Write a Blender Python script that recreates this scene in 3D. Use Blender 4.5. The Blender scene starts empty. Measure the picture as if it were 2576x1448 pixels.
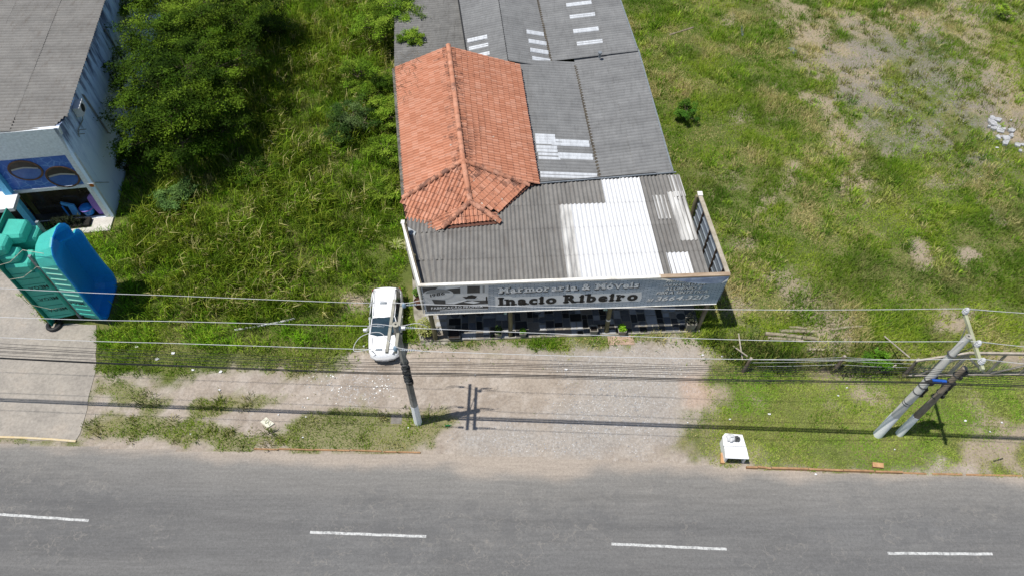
import bpy, bmesh, math, random
import numpy as np
from mathutils import Vector, Matrix

random.seed(7)
rng = np.random.default_rng(7)
scene = bpy.context.scene
COL = scene.collection

# ------------------------------------------------------------------ camera, sky, sun, exposure
FPX, CX, CY, HCAM = 1786.0, 1288.0, 724.0, 30.0        # survey numbers of the drone camera
TH = math.atan(1360.0 / FPX)                            # tilt off the nadir
cam_d = bpy.data.cameras.new('drone_camera')
cam_d.sensor_width = 36.0
cam_d.lens = FPX / 2576.0 * 36.0
cam_d.clip_start = 0.5
cam_d.clip_end = 3000.0
cam = bpy.data.objects.new('drone_camera', cam_d)
COL.objects.link(cam)
cam.location = (0, 0, HCAM)
cam.rotation_euler = (TH, 0, 0)
scene.camera = cam

SUN = Vector((2.58, 0.58, -7.6)).normalized()           # direction the light travels
sun_el = math.asin(-SUN.z)
world = bpy.data.worlds.new('World')
scene.world = world
world.use_nodes = True
wn = world.node_tree.nodes
wl = world.node_tree.links
sky = wn.new('ShaderNodeTexSky')
sky.sky_type = 'NISHITA'
sky.sun_disc = False
sky.sun_elevation = sun_el
sky.sun_rotation = math.atan2(-SUN.x, -SUN.y)
sky.air_density = 1.0
sky.dust_density = 0.6
bg = wn['Background']
bg.inputs['Strength'].default_value = 0.085
wl.new(sky.outputs[0], bg.inputs[0])
sl = bpy.data.lights.new('sun', 'SUN')
sl.energy = 4.1
sl.angle = math.radians(0.53)
sl.color = (1.0, 0.965, 0.91)
sun = bpy.data.objects.new('sun', sl)
COL.objects.link(sun)
sun.location = (-20, 0, 60)
sun.rotation_euler = SUN.to_track_quat('-Z', 'Y').to_euler()
scene.view_settings.view_transform = 'Standard'
scene.view_settings.look = 'None'
scene.view_settings.gamma = 1.0
scene.view_settings.exposure = 0.26
scene.view_settings.use_curve_mapping = False
scene.cycles.max_bounces = 5
scene.cycles.diffuse_bounces = 3
scene.cycles.transparent_max_bounces = 6
scene.cycles.use_denoising = True

# ------------------------------------------------------------------ survey: picture point + height -> world
sT, cT = math.sin(TH), math.cos(TH)
def ray(px, py):
    u = (px - CX) / FPX; v = -(py - CY) / FPX
    return Vector((u, sT + v * cT, -cT + v * sT))
def P(px, py, z=0.0):
    d = ray(px, py); t = (z - HCAM) / d.z
    return Vector((d.x * t, d.y * t, z))
def onplane(px, py, p0, n):
    d = ray(px, py); o = Vector((0, 0, HCAM))
    t = (Vector(p0) - o).dot(n) / d.dot(n)
    return o + d * t
def D_of(x, y, z=0.0):                                    # world -> survey picture (numpy ok)
    z = z - HCAM
    dep = y * sT - z * cT
    return CX + FPX * x / dep, CY - FPX * (y * cT + z * sT) / dep
BA = math.atan2(0.60, 13.32)
BO = Vector((-3.84, 19.58, 0))
BU = Vector((math.cos(BA), math.sin(BA), 0)); BV = Vector((-math.sin(BA), math.cos(BA), 0))
def B(u, v, z=0.0):                                       # furniture shop's own frame
    return BO + BU * u + BV * v + Vector((0, 0, z))

# ------------------------------------------------------------------ objects
def link(o):
    COL.objects.link(o); return o
def tag(o, label=None, cat=None, group=None, kind=None):
    if label: o['label'] = label
    if cat: o['category'] = cat
    if group: o['group'] = group
    if kind: o['kind'] = kind
    return o
def thing(name, loc, label, cat, group=None):
    o = bpy.data.objects.new(name, None)
    o.empty_display_size = 0.2
    link(o); o.location = loc
    return tag(o, label, cat, group)
def put_under(o, parent):
    o.parent = parent
    o.matrix_parent_inverse = parent.matrix_basis.inverted()
    return o

class MB:
    """collects faces in world coordinates; build() links them as one mesh object"""
    def __init__(s): s.v = []; s.f = []; s.m = []
    def add(s, vs, fs, m=0):
        k = len(s.v); s.v += [tuple(x) for x in vs]
        s.f += [tuple(i + k for i in f) for f in fs]; s.m += [m] * len(fs); return s
    def poly(s, pts, m=0): return s.add(pts, [tuple(range(len(pts)))], m)
    def box(s, c, ax, ay, az, m=0):                      # centre and three half-axes
        c = Vector(c); ax = Vector(ax); ay = Vector(ay); az = Vector(az)
        vs = [c + ax * i + ay * j + az * k for k in (-1, 1) for j in (-1, 1) for i in (-1, 1)]
        return s.add(vs, [(0, 2, 3, 1), (4, 5, 7, 6), (0, 1, 5, 4), (2, 6, 7, 3), (0, 4, 6, 2), (1, 3, 7, 5)], m)
    def abox(s, lo, hi, m=0):
        lo = Vector(lo); hi = Vector(hi); h = (hi - lo) / 2
        return s.box((lo + hi) / 2, (h.x, 0, 0), (0, h.y, 0), (0, 0, h.z), m)
    def beam(s, a, b, w, h, up=(0, 0, 1), m=0):
        a = Vector(a); b = Vector(b); d = (b - a); L = d.length; d.normalize()
        up = Vector(up)
        if abs(up.dot(d)) > 0.97: up = Vector((1, 0, 0))
        sx = d.cross(up).normalized(); uz = sx.cross(d)
        return s.box((a + b) / 2, d * (L / 2), sx * (w / 2), uz * (h / 2), m)
    def prism(s, pts, dz, m=0):                          # polygon with a thickness vector
        pts = [Vector(p) for p in pts]; dz = Vector(dz) if not isinstance(dz, (int, float)) else Vector((0, 0, dz))
        n = len(pts)
        fs = [tuple(range(n - 1, -1, -1)), tuple(range(n, 2 * n))] + [(i, (i + 1) % n, n + (i + 1) % n, n + i) for i in range(n)]
        return s.add(pts + [p + dz for p in pts], fs, m)
    def tube(s, path, r, n=6, cap=True, m=0):
        path = [Vector(p) for p in path]
        rs = r if isinstance(r, (list, tuple)) else [r] * len(path)
        ref = Vector((0, 0, 1)); k = len(s.v); vs = []
        for i, p in enumerate(path):
            d = (path[min(i + 1, len(path) - 1)] - path[max(i - 1, 0)]).normalized()
            if abs(d.dot(ref)) > 0.95: a = d.cross(Vector((1, 0, 0))).normalized()
            else: a = d.cross(ref).normalized()
            b = d.cross(a)
            for j in range(n):
                t = 2 * math.pi * j / n
                vs.append(p + (a * math.cos(t) + b * math.sin(t)) * rs[i])
        fs = []
        for i in range(len(path) - 1):
            for j in range(n):
                j2 = (j + 1) % n
                fs.append((i * n + j, i * n + j2, (i + 1) * n + j2, (i + 1) * n + j))
        if cap:
            fs.append(tuple(range(n))[::-1]); fs.append(tuple((len(path) - 1) * n + j for j in range(n)))
        return s.add(vs, fs, m)
    def lathe(s, c, prof, n=16, m=0, axis=None):         # prof: (radius, height)
        c = Vector(c); vs = []; fs = []
        if axis is None: ax, ay, az = Vector((1, 0, 0)), Vector((0, 1, 0)), Vector((0, 0, 1))
        else:
            az = Vector(axis).normalized(); ax = az.orthogonal().normalized(); ay = az.cross(ax)
        for r, h in prof:
            for j in range(n):
                t = 2 * math.pi * j / n
                vs.append(c + ax * (r * math.cos(t)) + ay * (r * math.sin(t)) + az * h)
        for i in range(len(prof) - 1):
            for j in range(n):
                j2 = (j + 1) % n
                fs.append((i * n + j, i * n + j2, (i + 1) * n + j2, (i + 1) * n + j))
        fs.append(tuple(range(n))[::-1]); fs.append(tuple((len(prof) - 1) * n + j for j in range(n)))
        return s.add(vs, fs, m)
    def grid(s, rows, m=0):                              # list of rows of points
        nr, nc = len(rows), len(rows[0])
        return s.add([p for r in rows for p in r],
                     [(i * nc + j, i * nc + j + 1, (i + 1) * nc + j + 1, (i + 1) * nc + j) for i in range(nr - 1) for j in range(nc - 1)], m)
    def build(s, name, mats, parent=None, smooth=False, label=None, cat=None, group=None, kind=None, fix=True):
        me = bpy.data.meshes.new(name)
        me.from_pydata([tuple(v) for v in s.v], [], s.f)
        if not isinstance(mats, (list, tuple)): mats = [mats]
        for mt in mats: me.materials.append(mt)
        if len(mats) > 1: me.polygons.foreach_set('material_index', s.m)
        if fix:
            bm = bmesh.new(); bm.from_mesh(me)
            bmesh.ops.recalc_face_normals(bm, faces=bm.faces); bm.to_mesh(me); bm.free()
        if smooth:
            me.polygons.foreach_set('use_smooth', [True] * len(me.polygons))
            try: me.set_sharp_from_angle(angle=math.radians(40))
            except Exception: pass
        me.update()
        o = link(bpy.data.objects.new(name, me))
        if parent is not None: put_under(o, parent)
        return tag(o, label, cat, group, kind)

# ------------------------------------------------------------------ numpy noise and masks
_lat = rng.random((257, 257))
def vnoise(x, y):
    xi = np.floor(x).astype(int); yi = np.floor(y).astype(int)
    fx = x - xi; fy = y - yi
    fx = fx * fx * (3 - 2 * fx); fy = fy * fy * (3 - 2 * fy)
    a = _lat[xi % 256, yi % 256]; b = _lat[(xi + 1) % 256, yi % 256]
    c = _lat[xi % 256, (yi + 1) % 256]; d = _lat[(xi + 1) % 256, (yi + 1) % 256]
    return (a * (1 - fx) + b * fx) * (1 - fy) + (c * (1 - fx) + d * fx) * fy
def fbm(x, y, scale=1.0, octv=4, seed=0.0):
    x = np.asarray(x, float) * scale + 37.1 * seed + 100; y = np.asarray(y, float) * scale + 11.7 * seed + 100
    s = 0; a = 0.5; t = 0
    for _ in range(octv):
        s = s + a * vnoise(x, y); t += a; a *= 0.5; x = x * 2.03 + 5.3; y = y * 2.03 + 9.1
    return s / t
def sstep(a, b, x): 
    t = np.clip((x - a) / (b - a), 0, 1); return t * t * (3 - 2 * t)
def W2(poly): return np.array([P(px, py, 0)[:2] for px, py in poly])
def pdist(poly, x, y):
    """signed distance (m), positive inside a ground polygon given in world metres"""
    poly = np.asarray(poly); x = np.asarray(x, float); y = np.asarray(y, float)
    ins = np.zeros(x.shape, bool); dm = np.full(x.shape, 1e9)
    n = len(poly)
    for i in range(n):
        x1, y1 = poly[i]; x2, y2 = poly[(i + 1) % n]
        cond = ((y1 > y) != (y2 > y)) & (x < (x2 - x1) * (y - y1) / ((y2 - y1) if y2 != y1 else 1e-9) + x1)
        ins ^= cond
        dx, dy = x2 - x1, y2 - y1
        t = np.clip(((x - x1) * dx + (y - y1) * dy) / (dx * dx + dy * dy + 1e-12), 0, 1)
        dm = np.minimum(dm, np.hypot(x - x1 - t * dx, y - y1 - t * dy))
    return np.where(ins, dm, -dm)
def inpoly(poly, x, y):
    poly = list(poly); ins = False
    for i in range(len(poly)):
        x1, y1 = poly[i]; x2, y2 = poly[(i + 1) % len(poly)]
        if (y1 > y) != (y2 > y) and x < (x2 - x1) * (y - y1) / (y2 - y1) + x1: ins = not ins
    return ins

# ------------------------------------------------------------------ materials
def hexc(h):
    h = h.lstrip('#'); c = [int(h[i:i + 2], 16) / 255 for i in (0, 2, 4)]
    return tuple((x / 12.92 if x <= 0.04045 else ((x + 0.055) / 1.055) ** 2.4) for x in c)
class NT:
    def __init__(s, name):
        s.mat = bpy.data.materials.new(name); s.mat.use_nodes = True
        s.t = s.mat.node_tree; s.n = s.t.nodes; s.bsdf = s.n['Principled BSDF']
        s.bsdf.inputs['Specular IOR Level'].default_value = 0.25
        s._tc = None
    def new(s, typ, **kw):
        nd = s.n.new(typ)
        for k, v in kw.items():
            if k in nd.inputs: 
                s.put(nd.inputs[k], v)
            else: setattr(nd, k, v)
        return nd
    def put(s, sock, v):
        if isinstance(v, bpy.types.NodeSocket): s.t.links.new(v, sock)
        elif isinstance(v, (tuple, list)) and len(v) == 3 and sock.type == 'RGBA': sock.default_value = (*v, 1)
        else: sock.default_value = v
    def coord(s, kind='Object'):
        if s._tc is None: s._tc = s.n.new('ShaderNodeTexCoord')
        return s._tc.outputs[kind]
    def pos(s):
        return s.new('ShaderNodeNewGeometry').outputs['Position']
    def map(s, vec, scale=(1, 1, 1), rot=(0, 0, 0), loc=(0, 0, 0)):
        m = s.n.new('ShaderNodeMapping'); s.put(m.inputs['Vector'], vec)
        m.inputs['Scale'].default_value = scale; m.inputs['Rotation'].default_value = rot; m.inputs['Location'].default_value = loc
        return m.outputs[0]
    def noise(s, vec, scale, detail=4, rough=0.6, dist=0.0):
        nd = s.n.new('ShaderNodeTexNoise'); s.put(nd.inputs['Vector'], vec)
        nd.inputs['Scale'].default_value = scale; nd.inputs['Detail'].default_value = detail
        nd.inputs['Roughness'].default_value = rough; nd.inputs['Distortion'].default_value = dist
        return nd.outputs['Fac']
    def voro(s, vec, scale, feature='F1', out='Distance'):
        nd = s.n.new('ShaderNodeTexVoronoi'); nd.feature = feature; s.put(nd.inputs['Vector'], vec)
        nd.inputs['Scale'].default_value = scale
        return nd.outputs[out]
    def ramp(s, fac, stops, interp='LINEAR'):
        nd = s.n.new('ShaderNodeValToRGB'); s.put(nd.inputs[0], fac); r = nd.color_ramp; r.interpolation = interp
        while len(r.elements) > 1: r.elements.remove(r.elements[-1])
        r.elements[0].position = stops[0][0]; r.elements[0].color = (*cc(stops[0][1]), 1)
        for p, c in stops[1:]:
            e = r.elements.new(p); e.color = (*cc(c), 1)
        return nd.outputs[0]
    def rmap(s, v, a, b, c=0.0, d=1.0):
        nd = s.n.new('ShaderNodeMapRange'); s.put(nd.inputs[0], v)
        for i, q in enumerate((a, b, c, d)): nd.inputs[1 + i].default_value = q
        return nd.outputs[0]
    def math(s, op, a, b=0.0):
        nd = s.n.new('ShaderNodeMath'); nd.operation = op; s.put(nd.inputs[0], a); s.put(nd.inputs[1], b); return nd.outputs[0]
    def mix(s, fac, a, b, mode='MIX'):
        nd = s.n.new('ShaderNodeMix'); nd.data_type = 'RGBA'; nd.blend_type = mode
        s.put(nd.inputs[0], fac); s.put(nd.inputs[6], a); s.put(nd.inputs[7], b)
        return nd.outputs[2]
    def attr(s, name, out='Color'):
        nd = s.n.new('ShaderNodeAttribute'); nd.attribute_name = name; return nd.outputs[out]
    def bump(s, h, strength=0.3, dist=0.02):
        nd = s.n.new('ShaderNodeBump'); s.put(nd.inputs['Height'], h)
        nd.inputs['Strength'].default_value = strength; nd.inputs['Distance'].default_value = dist
        s.t.links.new(nd.outputs[0], s.bsdf.inputs['Normal'])
    def done(s, color, rough=0.8, metal=0.0, spec=None, **kw):
        s.put(s.bsdf.inputs['Base Color'], color); s.put(s.bsdf.inputs['Roughness'], rough)
        s.bsdf.inputs['Metallic'].default_value = metal
        if spec is not None: s.bsdf.inputs['Specular IOR Level'].default_value = spec
        for k, v in kw.items(): s.put(s.bsdf.inputs[k], v)
        return s.mat
def cc(c):
    if isinstance(c, str): return hexc(c)
    if isinstance(c, (int, float)): return (c, c, c)
    return c
def simple(name, c1, c2=None, scale=3.0, rough=0.8, metal=0.0, spec=None, bump=0.0, stretch=(1, 1, 1), lo=0.35, hi=0.65, detail=5, **kw):
    """two tones blended by a noise in object space, with a fine grain"""
    n = NT(name); c1 = cc(c1); c2 = cc(c2) if c2 is not None else tuple(x * 0.75 for x in c1)
    v = n.map(n.coord(), stretch)
    f = n.noise(v, scale, detail, 0.65)
    col = n.mix(n.rmap(f, lo, hi), c1, c2)
    g = n.noise(n.coord(), scale * 14, 2, 0.6)
    col = n.mix(1.0, col, n.ramp(g, [(0.25, 0.8), (0.75, 1.12)]), 'MULTIPLY')
    if bump: n.bump(f, bump, 0.02)
    return n.done(col, rough, metal, spec, **kw)
# ================================================================== GROUND, ROAD, DRIVEWAY
Z_SAND = [W2([(205,925),(330,957),(440,962),(560,930),(700,945),(830,938),(885,905),(905,890),(1040,873),(1250,872),(1400,880),(1600,872),(1740,862),(1800,905),
              (1765,965),(1790,985),(1800,1015),(1735,1040),(1705,1085),(1700,1118),(1770,1150),(1830,1178),(2576,1198),(2700,1330),(-300,1330),(-300,1100),(0,1108),(190,1112),(205,1060),(215,1000)])]
Z_GRASS_IN = [W2(q) for q in (
    [(235,985),(245,965),(330,975),(440,1000),(448,1020),(370,1030),(300,1008)],
    [(480,1020),(560,1000),(690,1000),(705,1015),(640,1030),(500,1035)],
    [(215,1070),(250,1045),(330,1050),(480,1062),(640,1085),(720,1078),(760,1045),(880,1030),(1030,1035),(1120,1030),(1130,1060),(1080,1090),(1085,1122),(900,1133),(640,1131),(400,1112),(225,1098)],
)]
Z_GRAVEL = [W2([(1330,882),(1500,880),(1640,890),(1735,895),(1712,980),(1695,1060),(1670,1110),(1590,1130),(1500,1136),(1400,1100),(1390,1030),(1440,980),(1390,920)]),
            W2([(1180,1100),(1290,1080),(1400,1080),(1540,1135),(1400,1140),(1230,1120)])]
Z_CHIPS = [W2([(790,950),(900,930),(1000,935),(1010,985),(940,1010),(800,1000)])]
Z_RED = [W2([(1720,960),(1770,955),(1800,985),(1795,1020),(1730,1015)])]
Z_LOT = [W2([(2035,150),(2110,75),(2350,60),(2480,190),(2545,330),(2576,430),(2480,455),(2330,405),(2205,350),(2085,250)])]
Z_LOTSAND = [W2([(1930,0),(2060,40),(2200,150),(2170,235),(2085,215),(2000,120),(1950,60)]), W2([(2040,190),(2075,240),(2135,330),(2175,415),(2190,465),(2150,470),(2120,420),(2090,330),(2050,260)]),
             W2([(2390,70),(2500,120),(2576,190),(2576,350),(2490,250),(2430,150)]), W2([(2080,20),(2400,20),(2440,60),(2150,90)])]
Z_TRACK = [W2([(2040,190),(2075,240),(2135,330),(2175,415),(2200,470),(2145,480),(2110,420),(2075,330),(2030,255)]), W2([(1945,5),(1990,5),(2060,110),(2090,200),(2050,215),(2010,140)]), W2([(1905,525),(1960,480),(2000,420),(2008,425),(1970,495),(1915,545)])]
Z_BARE = [W2(q) for q in ([(2280,600),(2330,590),(2345,650),(2300,690)], [(2400,625),(2440,600),(2480,640),(2430,670)], [(880,745),(940,730),(945,790),(895,805)],
                          [(2110,905),(2180,985),(2195,1010),(2130,990)], [(2430,1085),(2600,1080),(2600,1200),(2425,1188)], [(1790,975),(1860,970),(1850,1020),(1795,1010)],
                          [(2480,885),(2600,875),(2600,935),(2490,930)], [(330,660),(420,650),(400,720),(330,700)], [(2380,780),(2470,770),(2440,860),(2380,830)])]
Z_TALL = [W2([(300,620),(390,470),(560,420),(640,0),(980,-60),(1000,250),(1000,560),(960,690),(880,740),(830,800),(700,810),(370,800),(340,720)])]
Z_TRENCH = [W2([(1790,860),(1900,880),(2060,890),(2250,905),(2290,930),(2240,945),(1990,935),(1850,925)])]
Z_DRIVE = W2([(-220,640),(0,640),(60,740),(118,815),(240,815),(246,870),(238,935),(222,1000),(205,1090),(188,1112),(0,1100),(-260,1085)])
Z_ROAD = W2([(-900,1100),(0,1112),(190,1120),(600,1134),(1060,1140),(1400,1150),(1750,1165),(1880,1178),(2270,1190),(2576,1198),(3600,1215),(3600,2400),(-900,2400)])
def zmax(zs, x, y):
    d = np.full(np.shape(x), -1e9)
    for q in zs: d = np.maximum(d, pdist(q, x, y))
    return d
def zones_raw(x, y):
    """soft 0..1 masks of what the ground is made of, in world metres"""
    e1 = (fbm(x, y, 0.55, 4, 1) - 0.5) * 1.6; e2 = (fbm(x, y, 1.7, 4, 2) - 0.5) * 1.2
    z = {}
    sand = sstep(-0.65, 0.55, zmax(Z_SAND, x, y) + e1 * 0.9 + e2 * 1.3)
    gin = sstep(-0.25, 0.3, zmax(Z_GRASS_IN, x, y) + e1 * 0.6 + e2 * 0.9)
    z['gin'] = gin
    z['sand'] = sand * (1 - gin * 0.85)
    z['gravel'] = sstep(-1.1, 1.0, zmax(Z_GRAVEL, x, y) + e1 * 1.2 + e2) * sand
    z['chips'] = sstep(-0.5, 0.8, zmax(Z_CHIPS, x, y) + e1)
    z['red'] = sstep(-0.4, 0.5, zmax(Z_RED, x, y) + e1 + e2 * .5)
    z['lot'] = sstep(-2.2, 2.0, zmax(Z_LOT, x, y) + e1 * 3.6 + e2 * 2.8 - .5) * (.2 + .75 * sstep(.34, .48, fbm(x, y, .42, 4, 61)))
    z['lotsand'] = np.maximum(sstep(-1.2, 1.3, zmax(Z_LOTSAND, x, y) + e1 * 3.2 + e2 * 2.2), .6 * sstep(-.9, .7, zmax(Z_TRACK, x, y) + e1 * 1.5 + e2 * 1.8))
    z['bare'] = np.maximum(sstep(-0.35, 0.4, zmax(Z_BARE, x, y) + e1 * 1.1 + e2), .62 * sstep(-.9, .7, zmax(Z_TRACK, x, y) + e1 * 1.5 + e2 * 2.0))
    z['tall'] = sstep(-0.6, 0.6, zmax(Z_TALL, x, y) + e1)
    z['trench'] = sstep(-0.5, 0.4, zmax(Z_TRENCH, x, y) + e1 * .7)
    # scattered thin spots in the right-hand field
    px, py = D_of(x, y)
    right = sstep(1700, 1900, px)
    thin = sstep(0.60, 0.74, fbm(x, y, 0.34, 5, 5)) * right
    z['thin'] = thin
    z['right'] = right
    return z

_gx = np.arange(-62, 62.01, .2); _gy = np.arange(0, 72.01, .2)
_zg = {k: v.reshape(len(_gy), len(_gx)) for k, v in zones_raw(*[q.ravel() for q in np.meshgrid(_gx, _gy)]).items()}
def zones(x, y):
    """lookup in the surveyed 20 cm grid"""
    fx = np.clip((np.asarray(x) + 62) / .2, 0, len(_gx) - 1.001); fy = np.clip(np.asarray(y) / .2, 0, len(_gy) - 1.001)
    i = fx.astype(int); j = fy.astype(int); a = fx - i; b = fy - j
    return {k: (v[j, i] * (1 - a) + v[j, i + 1] * a) * (1 - b) + (v[j + 1, i] * (1 - a) + v[j + 1, i + 1] * a) * b for k, v in _zg.items()}
def axis_pts(lo, hi, step, far):
    a = list(np.arange(lo, hi + 1e-6, step)); s = step; x = lo; left = []
    while x > -far: s *= 1.5; x -= s; left.append(x)
    s = step; x = hi; rt = []
    while x < far: s *= 1.5; x += s; rt.append(x)
    return np.array(left[::-1] + a + rt)
def field_mesh(name, xs, ys, z, mat, colfn):
    X, Y = np.meshgrid(xs, ys)
    nx, ny = len(xs), len(ys)
    co = np.stack([X.ravel(), Y.ravel(), np.full(X.size, z)], 1)
    idx = np.arange(nx * ny).reshape(ny, nx)
    q = np.stack([idx[:-1, :-1], idx[:-1, 1:], idx[1:, 1:], idx[1:, :-1]], -1).reshape(-1, 4)
    me = bpy.data.meshes.new(name)
    me.vertices.add(len(co)); me.vertices.foreach_set('co', co.astype(np.float32).ravel())
    me.loops.add(q.size); me.loops.foreach_set('vertex_index', q.ravel().astype(np.int32))
    me.polygons.add(len(q)); me.polygons.foreach_set('loop_start', np.arange(0, q.size, 4, dtype=np.int32))
    me.update(calc_edges=True)
    col, spk = colfn(X.ravel(), Y.ravel())
    a = me.attributes.new('soil_tone', 'FLOAT_COLOR', 'POINT')
    a.data.foreach_set('color', np.concatenate([col, np.ones((len(col), 1))], 1).astype(np.float32).ravel())
    b = me.attributes.new('stones', 'FLOAT', 'POINT'); b.data.foreach_set('value', spk.astype(np.float32))
    me.materials.append(mat)
    return link(bpy.data.objects.new(name, me))
def lerp(a, b, t): return a * (1 - t[:, None]) + np.asarray(b) * t[:, None]
def ground_color(x, y):
    z = zones(x, y)
    n1 = fbm(x, y, 0.9, 5, 8); n2 = fbm(x, y, 3.1, 3, 9)
    col = lerp(np.tile(np.array([0.10, 0.125, 0.030]), (len(x), 1)), (0.17, 0.165, 0.06), sstep(0.35, 0.7, n1))
    col = lerp(col, (0.17, 0.18, 0.07), z['right'] * 0.5 * sstep(0.3, 0.7, n2))
    col = lerp(col, (0.31, 0.255, 0.185), np.clip(z['thin'] * 0.9 + z['bare'], 0, 1))
    col = lerp(col, (0.33, 0.265, 0.175), z['lotsand'] * .9)
    col = lerp(col, (0.205, 0.185, 0.155), z['lot'] * 0.8 * sstep(0.36, 0.56, n1 * .7 + n2 * .3))
    sandc = lerp(np.tile(np.array([0.355, 0.30, 0.245]), (len(x), 1)), (0.30, 0.25, 0.202), sstep(0.4, 0.7, n1))
    sandc = lerp(sandc, (0.43, 0.375, 0.32), sstep(0.5, 0.75, n2) * 0.7)
    s = z['sand'][:, None]; col = col * (1 - s) + sandc * s
    col = lerp(col, (0.32, 0.30, 0.275), z['gravel'] * 0.6)
    col = lerp(col, (0.46, 0.31, 0.22), z['red'] * 0.5)
    col = lerp(col, (0.25, 0.225, 0.12), z['gin'] * 0.6)
    col = lerp(col, (0.035, 0.032, 0.016), z['trench'] * 0.8)  # shade among the tall trench growth painted into the soil colour
    spk = np.clip(z['gravel'] * 0.4 + z['chips'] * 0.55 + z['sand'] * 0.12 + z['lot'] * 0.2, 0, 1)
    return col, spk
def mat_ground():
    n = NT('bare_earth'); p = n.pos()
    col = n.attr('soil_tone')
    f = n.noise(p, 7.0, 6, 0.7)
    col = n.mix(1.0, col, n.ramp(f, [(0.3, 0.72), (0.7, 1.2)]), 'MULTIPLY')
    g = n.noise(p, 38.0, 2, 0.6)
    col = n.mix(1.0, col, n.ramp(g, [(0.3, 0.82), (0.7, 1.15)]), 'MULTIPLY')
    # stones: small cells, some pale some grey
    v = n.new('ShaderNodeTexVoronoi'); n.put(v.inputs['Vector'], p); v.inputs['Scale'].default_value = 13.0
    tone = n.ramp(v.outputs['Color'], [(0.0, 0.16), (0.45, 0.36), (0.75, 0.52), (1.0, 0.72)])
    m = n.math('MULTIPLY', n.math('LESS_THAN', v.outputs['Distance'], 0.42), n.attr('stones', 'Fac'))
    big = n.noise(p, 2.3, 3, 0.6)
    m = n.math('MULTIPLY', m, n.rmap(big, 0.35, 0.62))
    col = n.mix(m, col, tone)
    n.bump(n.math('ADD', f, n.math('MULTIPLY', v.outputs['Distance'], -0.6)), 0.35, 0.03)
    return n.done(col, 0.95, spec=0.1)
gx = axis_pts(-46, 46, 0.2, 900); gy = axis_pts(4, 60, 0.2, 900)
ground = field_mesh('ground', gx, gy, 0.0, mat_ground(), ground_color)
tag(ground, 'sandy lot and field soil around the furniture shop', 'ground', kind='structure')

# ---- asphalt road: a sheet just above the earth, its shoulder buried in blown sand
DUST = W2([(-900,1050),(0,1050),(3600,1050),(3600,1225),(2576,1212),(2250,1205),(2000,1204),(1800,1192),(1500,1188),(1440,1200),(1200,1196),(1120,1176),(900,1172),(600,1160),(400,1142),(200,1128),(0,1122),(-900,1095)])
def road_color(x, y):
    d = pdist(DUST, x, y)
    e = (fbm(x, y * 1.6, 0.7, 5, 3) - 0.5) * 1.3 + (fbm(x * .5, y * 2.2, 2.2, 4, 4) - 0.5) * 0.7
    dust = sstep(-0.45, 0.30, d - .12 + e * 0.5)
    film = sstep(-2.6, 0.1, d + e * 0.25) * 0.55
    rd = y + 0.040 * x                                    # distance across the road
    n1 = fbm(x * 0.10, rd * 1.8, 0.9, 5, 6); n2 = fbm(x, y, 0.16, 3, 7)
    base = np.tile(np.array([0.153, 0.149, 0.143]), (len(x), 1))
    base = lerp(base, (0.130, 0.127, 0.123), sstep(0.40, 0.70, n1))
    base = lerp(base, (0.168, 0.166, 0.162), sstep(0.5, 0.8, n2) * 0.5)
    # polished wheel lanes
    for c, w, a in ((12.05, 0.45, 0.35), (10.9, 0.45, 0.25), (8.9, .5, .2)):
        base = lerp(base, (0.115, 0.116, 0.117), np.exp(-((rd - c) / w) ** 2) * a * sstep(.3, .6, fbm(x, y, .3, 3, 12)))
    base = lerp(base, (0.25, 0.235, 0.21), film)
    base = lerp(base, (0.34, 0.29, 0.24), dust)
    brk = (1 - dust) * (1 - film * .9) * (.12 + .88 * sstep(0.36, 0.58, fbm(x, y * 1.4, 0.22, 3, 14)))
    return base, brk
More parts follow.
